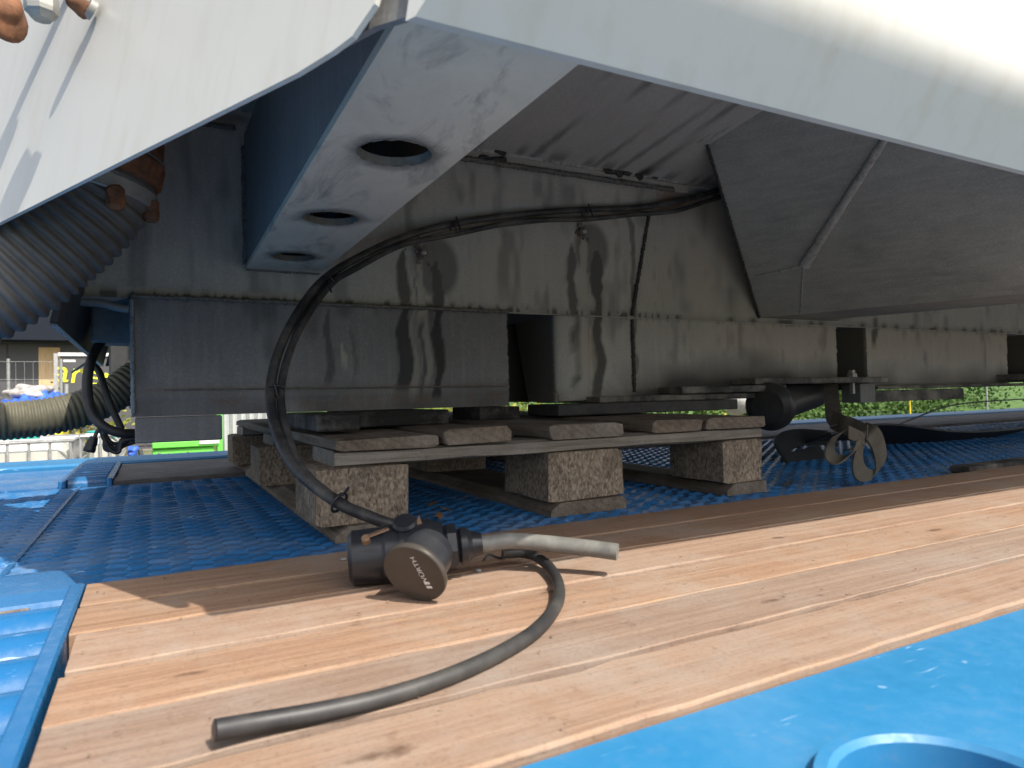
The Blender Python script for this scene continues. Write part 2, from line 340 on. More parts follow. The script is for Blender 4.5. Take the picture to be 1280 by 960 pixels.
M['leaf_dry'] = plain('dry_leaf', (.26, .14, .06), .8, var=.4)
M['stone'] = plain('small_stone', (.3, .3, .29), .8)
M['hdpe'] = plain('white_tank_plastic', (.52, .52, .47), .45, var=.06, scale=4)
M['galv'] = plain('galvanised_tube', (.42, .43, .43), .45, .5)
M['teal'] = plain('teal_cap', (.02, .36, .30), .4)
M['clad'] = plain('charcoal_cladding', (.075, .075, .082), .6, var=.1, scale=3)
M['cladtop'] = plain('dark_navy_cladding', (.018, .022, .032), .95, spec=.1)
M['ply'] = wood('bare_plywood', ((.62, .43, .22), (.68, .48, .26), (.74, .55, .32)), (.45, .29, .13), axis=2, scale=.25, knots=False, greyamt=.1)
M['banner'] = plain('charcoal_banner', (.07, .07, .075), .5, var=.08, scale=3)
M['yellow'] = plain('yellow_print', (.75, .80, .04), .5, var=.05)
M['ycrate'] = plain('yellow_plastic', (.75, .58, .03), .5)
M['tarp'] = plain('blue_tarp', (.04, .12, .55), .4, var=.4, scale=9)
M['film'] = plain('clear_film_heap', (.42, .40, .38), .3, var=.5, scale=14, dusty=(.2, .15, .1, .6))
M['green'] = plain('lime_green_box', (.16, .62, .09), .45, var=.06, scale=4)
M['panel'] = plain('grey_metal_panel', (.42, .43, .44), .5, var=.1, scale=4)
M['iron'] = plain('fence_steel', (.3, .31, .31), .5, .3)
def leafmat(name, a, b, dry):
    s = N(name); oi = s.noise(s.co, 3.5, 4, .7); f = s.noise(s.co, 40, 2, .6)
    c = s.mix(s.ramp(oi, [(.35, 0), (.65, 1)]), a, b); c = s.mix(s.ramp(f, [(.55, 0), (.75, .7)]), c, dry)
    s.b.inputs['Subsurface Weight'].default_value = 0
    return s.out(c, .6, 0, .3)
M['leaf'] = leafmat('bank_foliage', (.04, .09, .02), (.085, .16, .03), (.14, .19, .05))
M['leafy'] = leafmat('yellow_weeds', (.13, .16, .02), (.30, .28, .03), (.36, .30, .06))
M['stem'] = plain('woody_stem', (.16, .12, .08), .9)
def ground_mat():
    s = N('gravel_and_grass'); a = s.noise(s.co, .35, 6, .6); f = s.noise(s.co, 25, 4, .7)
    c = s.mix(s.ramp(f, [(.35, 0), (.65, 1)]), (.14, .13, .115), (.28, .265, .24)); c = s.mix(s.ramp(a, [(.48, 0), (.56, .85)]), c, (.10, .13, .03))
    s.bump(f, .6, .03); return s.out(c, .95, 0, .2)
M['ground'] = ground_mat()

def set_stain_shade(o, fn):
    me = o.data; n = len(me.vertices); co = np.empty(n * 3); me.vertices.foreach_get('co', co); co = co.reshape(-1, 3)
    R, G, B = fn(co[:, 0], co[:, 1], co[:, 2]); c = np.stack([R, G, B, np.ones(n)], 1).clip(0, 1)
    at_ = me.attributes.new('stain', 'FLOAT_COLOR', 'POINT'); at_.data.foreach_set('color', c.ravel())
def set_dust_bounce(o, fn):
    me = o.data; n = len(me.vertices); co = np.empty(n * 3); me.vertices.foreach_get('co', co); co = co.reshape(-1, 3)
    me.attributes.new('dust', 'FLOAT', 'POINT').data.foreach_set('value', fn(co[:, 0], co[:, 1], co[:, 2]).clip(0, 1).astype(np.float32))
def wall_dust_bounce(x, y, z):
    n3 = vnoise(x * 9, z * 9, 13) * .6 + vnoise(x * 30, z * 30, 14) * .4
    d = .75 * gsum(x, 1.05, .30) * gsum(z, .47, .13) + .5 * gsum(x, .46, .12) * gsum(z, .46, .07) + .55 * np.clip((x - .9) / .5, 0, 1) * np.clip((z - .25) / .06, 0, 1) * (z < .365)  # warm bounce light painted in as lighter dust at centre and right
    return d * (.55 + .8 * n3) * (y < WY + .02)
def grid(xs, zs, pos):                                          # sheet over two parameter lists
    nx, nz = len(xs), len(zs); mb = MB(); vs = [pos(x, z) for z in zs for x in xs]
    return mb.add(vs, [(j * nx + i, j * nx + i + 1, (j + 1) * nx + i + 1, (j + 1) * nx + i) for j in range(nz - 1) for i in range(nx - 1)], True)
def weld(mb, p0, p1, r, pitch=.006, gap=0.0, seed=0):           # rippled weld bead, each ripple a bulge of the bead
    R = random.Random(seed); p0 = Vector(p0); p1 = Vector(p1); L = (p1 - p0).length; n = max(3, int(L / pitch * 3)); P = []; rr = []
    for i in range(n + 1):
        ph = i % 3
        P.append(p0.lerp(p1, i / n) + Vector((R.gauss(0, 1), R.gauss(0, 1), R.gauss(0, 1))) * r * .10)
        rr.append(r * (.72 + .28 * math.sin(PI * (ph + .5) / 3)) * R.uniform(.82, 1.12))
    return mb.tube(P, rr, 7)

# ------------------------------------------------------------------ the place: ground
g = MB(); GZ = -1.25
g.add([(-900, -900, GZ), (900, -900, GZ), (900, 900, GZ), (-900, 900, GZ)], [(0, 1, 2, 3)])
obj('ground', g, M['ground'], kind='structure')

# ------------------------------------------------------------------ trailer
tr = thing('flatbed_trailer', 'bright blue flatbed trailer with tread plate and wooden deck planks under the machine', 'trailer', (0, .5, GZ))
obj('tread_plate', MB().box(-2.6, 7, -.11, .965, -.02, 0), M['tread'], tr)
lug = MB()
def lens(mb, cx, cy, a, L=.0165, W=.0052, h=.0042):
    c, s_ = math.cos(a), math.sin(a); pts = []
    for (u, v, z) in ((-L, 0, 0), (-L * .5, -W, 0), (0, -W * 1.15, 0), (L * .5, -W, 0), (L, 0, 0), (L * .5, W, 0), (0, W * 1.15, 0), (-L * .5, W, 0), (-L * .62, 0, h * .8), (0, 0, h), (L * .62, 0, h * .8)):
        pts.append((cx + u * c - v * s_, cy + u * s_ + v * c, z - .0004 if z == 0 else z))
    mb.add(pts, [(0, 1, 8), (1, 2, 9, 8), (2, 3, 10, 9), (3, 4, 10), (4, 5, 10), (5, 6, 9, 10), (6, 7, 8, 9), (7, 0, 8)])
i = 0; x = -1.1
while x < 5:
    y = -.08 + (.0165 if i % 2 else 0)
    while y < .94:
        lens(lug, x, y + random.uniform(-.001, .001), (.34 if i % 2 else -.34) + random.uniform(-.05, .05), .0158, .0048 * random.uniform(.85, 1.15), .0034 * random.uniform(.6, 1.1)); y += .033
    x += .0222; i += 1
obj('tread_lug', lug, M['tread'], tr, kind='stuff')
def plank(name, y0, y1, z0, z1, x0, x1, seed, mat, label=None):
    R = random.Random(seed); mb = MB(); n = int((x1 - x0) / .03); vs = []; wear = []; a = R.uniform(-.0005, .0005); c0 = c1 = .0014
    for k in range(n + 1):
        x = x0 + (x1 - x0) * k / n; j0 = R.gauss(0, .0008); j1 = R.gauss(0, .0008)
        c0 += R.gauss(0, .0004); c1 += R.gauss(0, .0004); c0 = min(.0026, max(.0006, c0)); c1 = min(.0026, max(.0006, c1))
        ya, yb = y0 + .0022 + j0, y1 - .0022 + j1; xe = x + (R.gauss(0, .001) if k in (0, n) else 0)
        for (yy, zz, w_) in ((ya, z0, 0), (yb, z0, 0), (yb, z1 - c1 * .75, .4), (yb - c1, z1 + a, 1), (yb - c1 * 1.3 - .0012, z1 + a, 0), (ya + c0 * 1.3 + .0012, z1 - a, 0), (ya + c0, z1 - a, 1), (ya, z1 - c0 * .75, .4)): vs.append((xe, yy, zz)); wear.append(w_ * max(0, R.uniform(-.35, 1)))
    fs = [(k * 8 + j, k * 8 + (j + 1) % 8, k * 8 + 8 + (j + 1) % 8, k * 8 + 8 + j)[::-1] for k in range(n) for j in range(8)]
    mb.add(vs, fs + [tuple(range(8)), tuple(n * 8 + j for j in range(8))[::-1]])
    o = obj(name, mb, mat, tr, label=label); at_ = o.data.attributes.new('wear', 'FLOAT_COLOR', 'POINT')
    for i, w_ in enumerate(wear): at_.data[i].color = (w_, w_, w_, 1)
    return o
ys = [-.104, -.190, -.276, -.362, -.446, -.530, -.608]
for k in range(6): plank('plank', ys[k + 1], ys[k], -.03, .012 + random.uniform(-.0018, .0012), -.276 + random.uniform(-.002, .004), 6.6, k, M['plank'])
yf = [.968, 1.055, 1.142, 1.229, 1.316, 1.403, 1.49]
for k in range(6): plank('plank', yf[k], yf[k + 1], -.03, .010 + random.uniform(-.002, .001), -.30, 6.6, 20 + k, M['plank_far'], 'grey weathered plank at the far side of the deck')
obj('deck_underside', MB().box(-2.6, 7, -.605, 1.49, -.06, -.034), M['tube'], tr)
# near side rail with a round lashing cup
HX, HY, HR = .0935, -.738, .0505
obj('side_rail', MB().plate([(-2.6, -.96), (7, -.96), (7, -.6095), (-2.6, -.6095)], [(HX, HY, HR + .006)], ((0, 0, -.004), (1, 0, 0), (0, 1, 0), (0, 0, 1)), .010), M['blue'], tr)
cup = MB().lathe((HX, HY, 0), (0, 0, 1), [(-.05, .02), (-.049, HR * .8), (-.02, HR - .0005), (.0095, HR + .001), (.0125, HR + .004), (.0125, HR + .010), (.006, HR + .012)], 40)
cup.f = [f for f in cup.f if len(f) < 20]
cup.smooth = set(range(len(cup.f)))
cp = obj('lashing_cup', cup, M['blue'], tr)
obj('cup_floor', MB().lathe((HX, HY, -.052), (0, 0, 1), [(0, HR * .85), (.004, HR * .85)], 32), M['blue'], cp)
obj('side_skirt', MB().box(-2.6, 7, -.955, -.93, -.26, -.005), M['blue'], tr)
obj('side_rail', MB().box(-2.6, 7, 1.494, 1.66, -.2, .018, .006), M['blue'], tr)
obj('rear_rim', MB().box(-2.6, 7, 1.662, 1.95, -.2, .004, .006), M['blue'], tr)
# left end: cross bar, cover plate and ribbed tubes
obj('cross_bar', MB().box(-.292, -.279, -.606, -.112, -.03, .016, .002), M['tube'], tr)
cv = MB().prism([(-.279, -.100, -.02), (-.279, -.128, .016), (-.281, -.090, .022), (-.303, -.002, .026), (-.334, .030, .020), (-.345, .036, -.02)], (-.001, 0, 0))
cv = MB(); prof = [(-.134, .000), (-.130, .006), (-.100, .010), (-.02, .0115), (.000, .009), (.008, .002), (.018, -.03), (-.134, -.03)]
cv.prism([(-.285 - max(0, (y + .06)) * .55, y, z) for y, z in prof], (-1.6, 0, 0))
obj('cover_plate', cv, M['tube'], tr)
for k in range(7):
    yc = -.170 - k * .069
    obj('deck_tube', MB().tube([(-1.9, yc, -.018), (-.293, yc, -.018)], .0275, 28), M['tube'], tr)
for k, (xa, xb) in enumerate(((-.345, -.322), (-.375, -.352))):
    obj('cover_slot', MB().box(xa, xb, -.1365, -.1335, .0005, .0035), M['crust'], tr)
obj('tube_bed', MB().box(-2.6, -.293, -.606, -.136, -.058, -.0515), M['tread'], tr)
for k in range(7):
    yc = 1.01 + k * .068
    obj('deck_tube', MB().tube([(-.395, yc, -.002), (-.318, yc, -.002)], .024, 14), M['tube'], tr)
obj('cross_bar', MB().box(-.316, -.303, .967, 1.49, -.03, .018, .002), M['tube'], tr)
obj('cross_bar', MB().box(-.412, -.397, .967, 1.49, -.03, .018, .002), M['tube'], tr)
obj('tread_plate', MB().box(-2.6, -.413, .967, 1.49, -.03, .004), M['tread'], tr)
seam = MB().box(-.372, -.366, .03, .96, .0003, .0036)
obj('hinge_strip', seam, M['tube'], tr)
for y0 in (-.85, 1.2): obj('chassis_beam', MB().box(-2.5, 6.9, y0, y0 + .12, -.55, -.061), M['sidedark'], tr)

# ------------------------------------------------------------------ pallet
pl = thing('wooden_pallet', 'weathered wooden pallet with chip blocks standing on the blue tread plate', 'pallet', (.4, .6, 0))
def rough_box(x0, x1, y0, y1, z0, z1, seed, n=7, amp=.0012, along=1):
    R = random.Random(seed); mb = MB(); vs = []
    for k in range(n + 1):
        t = k / n
        for (a, b) in ((0, 0), (.06, -0.0), (.94, 0), (1, 0), (1, 1), (.92, 1.0), (.08, 1.0), (0, 1)):
            j = [R.gauss(0, amp) for _ in range(3)]
            c = .003 if (a in (0, 1)) else 0
            if along == 1: vs.append((x0 + (x1 - x0) * a + j[0], y0 + (y1 - y0) * t + j[1] * (2 if k in (0, n) else 1), z0 + (z1 - z0) * b + j[2] - (c if b else -c)))
            else: vs.append((x0 + (x1 - x0) * t + j[0], y0 + (y1 - y0) * a + j[1], z0 + (z1 - z0) * b + j[2] - (c if b else -c)))
    fs = [(k * 8 + j, k * 8 + (j + 1) % 8, k * 8 + 8 + (j + 1) % 8, k * 8 + 8 + j) for k in range(n) for j in range(8)]
    if along == 1: fs = [f[::-1] for f in fs]
    mb.add(vs, fs + [tuple(range(8)), tuple(n * 8 + j for j in range(8))[::-1]]); return mb
bx = [(-.03, .100), (.163, .268), (.3275, .4725), (.54, .640), (.655, .800)]
for k, (a, b) in enumerate([(-.004, .145), (.152, .262), (.3275, .4725), (.535, .645), (.655, .803)]):
    obj('top_board', rough_box(a, b, -.002, 1.2, .1225, .144 - (.003 if k == 0 else 0) + random.uniform(-.001, .001), k, along=1), M['pallet_y'], pl)
for k, y in enumerate((.006, .5275, 1.052)): obj('stringer', rough_box(-.002, .802, y, y + .145, .1003, .1222, 10 + k, 12, .0007, 0), M['pallet_x'], pl)
for k, (a, b) in enumerate(((-.028, .1), (.3275, .4725), (.7, .8))):
    for y in (.004, .5275, 1.055): obj('block', rough_box(a, b, y, y + .145, .0222, .1002, 30 + k + int(y * 9), 3, .0008, 1), M['chip'], pl)
    bb = MB(); A, B = (a + .028 if k == 0 else a), b
    if k == 0: A = -.006
    bb.prism([(A, -.004, .0008), (B, -.004, .0008), (B, -.004, .016 if k < 2 else .022), (B - .006, -.004, .022), (A + .018, -.004, .022), (A, -.004, .010)], (0, 1.206, 0))
    obj('bottom_board', bb, M['pallet_y'], pl)

# ------------------------------------------------------------------ machine
mc = thing('crusher_machine', 'large grey and white steel machine frame resting on the pallet, dusty and drip stained', 'machine', (.5, .35, .17))
WY = .35
def xl(z): return -.331 + .24 * (z - .30)                       # slanting left end of the machine
def fr(x0, x1, step): return list(np.arange(x0, x1, step)) + [x1]
def gsum(x, c, w): return np.exp(-((x - c) / w) ** 2)
def wall_stain_shade(x, y, z):
    n1 = vnoise(x * 160, z * 30, 1); n2 = vnoise(x * 40, z * 14, 2); n3 = vnoise(x * 18, z * 18, 3); wob = (vnoise(z * 16, x * 0, 5) - .5) * .020 + (vnoise(z * 60, x * 0, 6) - .5) * .006 + (vnoise(x * 300, z * 60, 7) - .5) * .003
    R = np.zeros_like(x); G = np.zeros_like(x); B = np.zeros_like(x)
    def drip(cx, w, z1, z0, s=1., arr=R, soft=.35):
        ww = w * (.45 + .95 * vnoise(z * 24 + cx * 90, x * 0 + cx * 31, 4)) * np.clip((z1 - z) / .035, .15, 1) ** .6; e = np.abs(x - cx - wob) / ww; m_ = np.clip((1 - e) / soft, 0, 1) * np.clip((z1 - z) / .006, 0, 1) * np.clip((z - z0) / .03, 0, 1); np.maximum(arr, m_ * s, out=arr)
    for cx, sh in ((.253, 0), (.632, 1)):
        ztop = .487 if not sh else .552
        head = np.clip(1.25 - np.hypot((x - cx - (.035 if not sh else .03)) / .042, (z - ztop + .035) / .055), 0, .3) / .3
        np.maximum(R, head * .62, out=R)
        if not sh:
            drip(.215, .017, .485, .19, .8); drip(.285, .013, .47, .17, .85); drip(.253, .005, .45, .16, .55); drip(.238, .004, .45, .27, .6)
            drip(.252, .010, .475, .33, .9, G); drip(.236, .009, .40, .18, .45, G); drip(.262, .007, .36, .20, .4, G)
        else:
            drip(.604, .013, .53, .19, .75); drip(.672, .020, .52, .16, .85); drip(.598, .006, .36, .19, .5)
            drip(.636, .013, .545, .37, 1., G); drip(.640, .024, .36, .18, .75, G); drip(.606, .006, .36, .20, .6, G)
    drip(.070, .008, .36, .20, .55); drip(.115, .006, .33, .19, .3); drip(.095, .006, .30, .235, .8, G)
    drip(1.66, .012, .40, .30, .8); drip(.775, .010, .62, .17, .6)
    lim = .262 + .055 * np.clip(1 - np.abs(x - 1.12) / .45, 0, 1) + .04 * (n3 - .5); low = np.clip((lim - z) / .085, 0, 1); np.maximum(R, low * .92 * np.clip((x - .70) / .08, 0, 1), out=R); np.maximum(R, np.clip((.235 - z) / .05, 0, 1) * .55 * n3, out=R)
    np.maximum(R, gsum(z, .372, .010) * (.25 + .6 * (n1 > .62)), out=R); np.maximum(R, gsum(z, .686, .010) * np.clip((n2 - .35) * 2.2, 0, 1), out=R)
    n4 = vnoise(x * 30, z * 8, 21) * .6 + vnoise(x * 70, z * 25, 22) * .4; np.maximum(R, np.clip((n4 - .56) * 1.6, 0, .4), out=R)
    B = gsum(x, .90, .075) * gsum(z, .655, .03) * (.3 + n2) + gsum(z, .19, .01) * (n2 > .5) * .35 * (x < .5) + gsum(z, .215, .003) * .45 * (x < .45) * n1 * 1.5 + np.clip((n1 - .75) * 2, 0, 1) * gsum(x, .84, .04) * (z > .37) * .7
    G = np.maximum(G, gsum(z, .379, .0035) * (x < .06) * .6)
    R = np.where(y > WY + .0015, .72, R)  # end faces darkened to paint in the shade of the slots
    return R, G, B
# main wall sheet above the lower beam
wl = grid(fr(-.36, .9, .004) + fr(.908, 7., .02), fr(.365, .712, .004), lambda x, z: (max(x, xl(z)), WY + .0012 * math.sin(x * 7), z))
o = obj('wall_plate', wl, M['wall'], mc); set_stain_shade(o, wall_stain_shade); set_dust_bounce(o, wall_dust_bounce)
# lower beam in segments: front sheet with torch cut edges, top, ends, floor
def lower_beam(x0, x1, z0, seed, ztop=.366):
    R = random.Random(seed); yb = WY - (.010 if x0 < 0 else .003); xs = fr(x0, x1, .004 if x0 < 1 else .01); zs = fr(z0, ztop, .004)
    ja = [R.gauss(0, .0016) for _ in zs]; jb = [R.gauss(0, .0016) for _ in zs]; nx, nz = len(xs), len(zs); mb = MB(); vs = []
    for j, z in enumerate(zs):
        for i, x in enumerate(xs):
            dx = (ja[j] if i == 0 else 0) + (jb[j] if i == nx - 1 else 0); gro = -.0025 if abs(z - .205) < .006 else 0
            vs.append((x + dx, yb + gro * .8 + .0006 * math.sin(x * 31 + z * 17), z))
    mb.add(vs, [(j * nx + i, j * nx + i + 1, (j + 1) * nx + i + 1, (j + 1) * nx + i) for j in range(nz - 1) for i in range(nx - 1)], True)
    back = lambda p: (p[0], p[1] + .24, p[2])
    L = [vs[j * nx] for j in range(nz)]; Rr = [vs[j * nx + nx - 1] for j in range(nz)]
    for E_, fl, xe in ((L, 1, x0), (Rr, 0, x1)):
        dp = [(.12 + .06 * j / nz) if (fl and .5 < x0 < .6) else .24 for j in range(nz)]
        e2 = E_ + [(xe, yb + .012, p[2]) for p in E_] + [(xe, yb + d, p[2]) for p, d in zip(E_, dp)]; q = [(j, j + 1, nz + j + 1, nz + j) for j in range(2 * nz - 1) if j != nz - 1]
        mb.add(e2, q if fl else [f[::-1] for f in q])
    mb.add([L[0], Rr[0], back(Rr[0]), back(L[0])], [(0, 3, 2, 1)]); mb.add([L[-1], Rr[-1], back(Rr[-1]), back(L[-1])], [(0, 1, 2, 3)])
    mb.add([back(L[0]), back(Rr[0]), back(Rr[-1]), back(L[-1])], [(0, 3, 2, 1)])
    return mb
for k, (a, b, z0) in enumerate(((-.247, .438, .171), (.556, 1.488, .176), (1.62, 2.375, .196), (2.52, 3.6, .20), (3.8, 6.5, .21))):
    o = obj('lower_beam', lower_beam(a, b, z0, 50 + k), M['beam' if k == 0 else 'wall'], mc); set_stain_shade(o, wall_stain_shade); set_dust_bounce(o, wall_dust_bounce)
# rounded upright beside the opening
rp = MB().tube([(.60, WY - .012, z) for z in fr(.178, .362, .012)], [.046 if z > .19 else .040 for z in fr(.178, .362, .012)], 20)
for q in range(len(rp.v)):
    x, y, z = rp.v[q]; rp.v[q] = (x, WY - .004 + (y - WY + .012) * .38, z)
o = obj('upright', rp, M['wall'], mc); set_stain_shade(o, wall_stain_shade); set_dust_bounce(o, wall_dust_bounce)
obj('slot_light_block', MB().box(.40, .70, .60, .61, .20, .364), M['sidedark'], mc)  # added dark sheet, keeps light from showing through the slot
# floor side of the frame: hanging strips and shelf plates
def slab(a, b, y0, y1, z0, z1, ch=.002): return MB().box(a, b, y0, y1, z0, z1, ch)
obj('hanging_plate', slab(-.243, -.113, WY - .008, WY + .004, .128, .1702), M['beam'], mc)
for (a, b, y0, y1, z0, z1) in ((.63, 1.12, .285, .56, .172, .186), (.84, 1.18, .262, .52, .1875, .2035), (1.08, 1.60, .27, .55, .2055, .221), (1.60, 2.42, .30, .55, .186, .1955), (2.30, 3.3, .26, .55, .205, .225), (1.585, 2.05, .315, .36, .150, .183)):
    obj('shelf_plate', slab(a, b, y0, y1, z0, z1), M['ledge'], mc)
obj('sole_plate', slab(.515, 1.02, .27, .40, .1475, .1715), M['sole'], mc)
for (x, y, z) in ((1.485, .30, .221), (2.40, .285, .225), (2.52, .30, .200)):
    obj('bolt', MB().lathe((x, y, z), (0, 0, 1), [(-.045, .007), (0, .007), (0, .014), (.010, .013), (.012, .009), (.020, .008)], 6, False), M['zinc'], mc)
# dunnage is separate; weld beads
wb = weld(MB(), (-.245, WY - .012, .3665), (.44, WY - .012, .3665), .0042, seed=1); obj('weld_bead', wb, M['weld'], mc)
wb = weld(MB(), (.44, WY - .003, .3665), (3.2, WY - .003, .3665), .0013, seed=2, pitch=.01); obj('weld_bead', wb, M['wall'], mc)
wb = weld(MB(), (.06, WY - .002, .6985), (.93, WY - .002, .7055), .0085, .009, seed=3); obj('weld_bead', wb, M['weld_lt'], mc)
wb = weld(MB(), (.05, WY - .010, .674), (.90, WY - .010, .679), .0065, .010, seed=4); obj('weld_bead', wb, M['weld'], mc)
wb = weld(MB(), (-.30, WY - .004, .668), (-.085, WY - .004, .668), .005, seed=5); obj('weld_bead', wb, M['weld'], mc)
wb = weld(MB(), (.828, WY - .002, .612), (.768, WY - .006, .372), .005, .009, seed=6); obj('weld_bead', wb, M['weld_dk'], mc)
wb = weld(MB(), (.768, WY - .005, .362), (.770, WY - .005, .195), .005, .009, seed=7); obj('weld_bead', wb, M['weld_dk'], mc)
wb = weld(MB(), (-.245, WY - .013, .176), (-.245, WY - .013, .362), .004, seed=8); obj('weld_bead', wb, M['steelblue'], mc)
wb = weld(MB(), (-.20, WY - .013, .214), (.43, WY - .013, .212), .0016, .012, seed=9); obj('weld_bead', wb, M['weld'], mc)
o = obj('flat_bar', MB().box(.04, .95, WY - .008, WY + .002, .677, .697, .001), M['wall'], mc); set_stain_shade(o, wall_stain_shade); set_dust_bounce(o, wall_dust_bounce)
# sooty gaps in the weld seam
R_ = random.Random(3)
sg = MB()
for (xx, zz) in ((.395, .683), (.415, .683), (.44, .684), (.435, .70), (.70, .70), (.715, .70), (.735, .700), (.765, .7015), (.80, .702), (.84, .703)):
    sg.blob((xx + R_.uniform(-.006, .006), WY - .010, zz + R_.uniform(-.003, .003)), R_.uniform(.006, .011), 2, .5, (1.5, .45, .9), seed=int(xx * 999))
obj('soot_lump', sg, M['weld_dk'], mc, kind='stuff')
# plugs weeping grease
for (x, z) in ((.2545, .476), (.6325, .553)):
    pg = obj('grease_plug', MB().lathe((x, WY + .002, z), (0, -1, 0), [(0, .012), (.006, .012), (.006, .008), (.014, .008), (.017, .005)], 6, False), M['crust'], mc)
    cr = MB()
    for k in range(22): cr.blob((x + R_.gauss(0, .009), WY - R_.uniform(.001, .012), z + R_.gauss(.006, .011)), R_.uniform(.0018, .0048), 1, .6, seed=k + int(x * 100))
    obj('crust', cr, M['crust'], pg)
    obj('grease_tip', MB().blob((x + .001, WY - .017, z - .001), .005, 2, .2), M['hdpe'], pg)
# white oblique plate at the left, leaning in
e = Vector((-.245, .52, 0)).normalized(); nrm_h = Vector((-.905, -.426, 0)); LEAN = math.radians(11)
upv = (Vector((0, 0, 1)) * math.cos(LEAN) - nrm_h * math.sin(LEAN)).normalized(); pn = e.cross(upv).normalized()
if pn.dot(nrm_h) < 0: pn = -pn
P0 = at(430, 55, Z=.397)
def xpl(y, z): return P0.x - ((y - P0.y) * pn.y + (z - P0.z) * pn.z) / pn.x      # where the oblique plate passes
def ypl(x, z): return P0.y - ((x - P0.x) * pn.x + (z - P0.z) * pn.z) / pn.y
# overhead sloping plate
K = .25
def oz(y): return .70 + K * (WY - y)
ov = grid(fr(-.40, 1.6, .01) + fr(1.65, 7., .05), fr(-.60, WY, .01), lambda x, y: (max(x, xl(oz(y)), xpl(y, oz(y)) + .03), y, oz(y)))
ov.f = [f[::-1] for f in ov.f]
o = obj('sloped_plate', ov, M['over'], mc)
set_stain_shade(o, lambda x, y, z: (np.clip((vnoise(x * 45 + y * 9, y * 3, 8) - .62) * 2.5, 0, .55) + .5 * gsum(y, .33, .02) * (vnoise(x * 40, y, 9) > .55), x * 0, x * 0))
obj('back_wall', MB().prism([(xl(.3), 1.28, .3), (7., 1.28, .3), (7., 1.28, 1.3), (xl(1.3), 1.28, 1.3)], (0, .02, 0)), M['sidedark'], mc)
obj('sky_block_cover', MB().prism([(xpl(-.56, 1.3) + .04, -.56, 1.302), (7., -.56, 1.302), (7., 1.3, 1.302), (xl(1.3), 1.3, 1.302), (xl(1.3), .25, 1.302)], (0, 0, .02)), M['sidedark'], mc)  # unseen cover added above to block sky and sun
# white front beam: lower face tilted in, upper face upright
fb = MB(); prof = [(-.570, .397), (-.5985, .4345), (-.6035, .4420), (-.6070, .4490), (-.6092, .4560), (-.6104, .4630), (-.6110, .4710), (-.6112, .4800), (-.6112, 1.25), (-.560, 1.25), (-.550, .60), (-.5635, .397)]
A_ = [(xpl(y, z) + .006, y, z) for y, z in prof]; k = len(prof)
fb.add(A_ + [(7., y, z) for y, z in prof], [tuple(range(k))[::-1], tuple(range(k, 2 * k))]); fb.add(fb.v[:], [(i, (i + 1) % k, (i + 1) % k + k, i + k) for i in range(k) if i >= 8])
fb.add(A_[:9] + [(7., y, z) for y, z in prof[:9]], [(i, i + 1, i + 10, i + 9) for i in range(8)], True)
obj('front_beam', fb, M['white'], mc)
def onp(u, v): return on(u, v, P0, pn)
lowpts = [onp(-45, 301), onp(0, 278), onp(185, 184.5), onp(370, 92), onp(415, 64), onp(440, 45), onp(462, 13), onp(468, 4), onp(478, -30)]
lp = MB().prism(lowpts + [lowpts[-1] + upv * .55, onp(-45, -25)], -pn * .0035)
obj('side_plate', lp, M['white'], mc)
# cross beam with three round holes
hb = MB().plate([(-.082, -.54), (.050, -.54), (.056, .349), (-.070, .349)], [(-.012, -.298, .0345), (-.013, -.043, .0335), (-.013, .214, .0330)], ((0, 0, .424), (1, 0, 0), (0, 1, 0), (0, 0, 1)), .008)
o = obj('beam_sole', hb, M['pale'], mc)
set_stain_shade(o, lambda x, y, z: (x * 0, x * 0, x * 0))
def side(xf, xb, nm, mat, th=.008):
    mb = MB(); y0 = max(-.54, ypl(xf, .4325) + .02); y1 = max(-.54, ypl(xf, .60) + .02); p = [(xf, y0, .4325), (xb, .349, .4325), (xb, .349, .66), (xf, y1, .60)]; mb.prism(p, (th, 0, 0)); return obj(nm, mb, mat, mc)
side(-.0815, -.0695, 'beam_web', M['beam']); side(.0415, .0475, 'beam_web', M['beam'])
obj('beam_top', MB().hexa([(-.0735, -.20, .580), (.0415, -.20, .580), (.0475, .349, .655), (-.0615, .349, .655), (-.0735, -.20, .588), (.0415, -.20, .588), (.0475, .349, .663), (-.0615, .349, .663)]), M['beam'], mc)
obj('weld_bead', weld(weld(MB(), (-.071, WY - .003, .43), (-.071, WY - .003, .64), .005, seed=11), (-.07, WY - .003, .424), (.056, WY - .003, .424), .004, seed=12), M['weld'], mc)
for (x, y, r, sd) in ((-.012, -.298, .0352, 1), (-.013, -.043, .0342, 2), (-.013, .214, .0336, 3)):
    ring = MB(); P = [(x + r * math.cos(t), y + r * math.sin(t), .4238) for t in np.linspace(0, 2 * PI, 60)]
    Rr = random.Random(sd); ring.tube(P, [.0011 * Rr.uniform(.3, 1.5) for _ in P], 5); obj('hole_burr', ring, M['weld'], mc)
def onq(u, v): return on(u, v, P0 - pn * .012, pn)
obj('sun_gap_filler', MB().prism([onq(425, 56), onq(468, 33), onq(512, 20), onq(512, 20) + upv * .7, onq(425, 56) + upv * .7], -pn * .004), M['beam'], mc)  # added filler that closes the sun gap at the notch
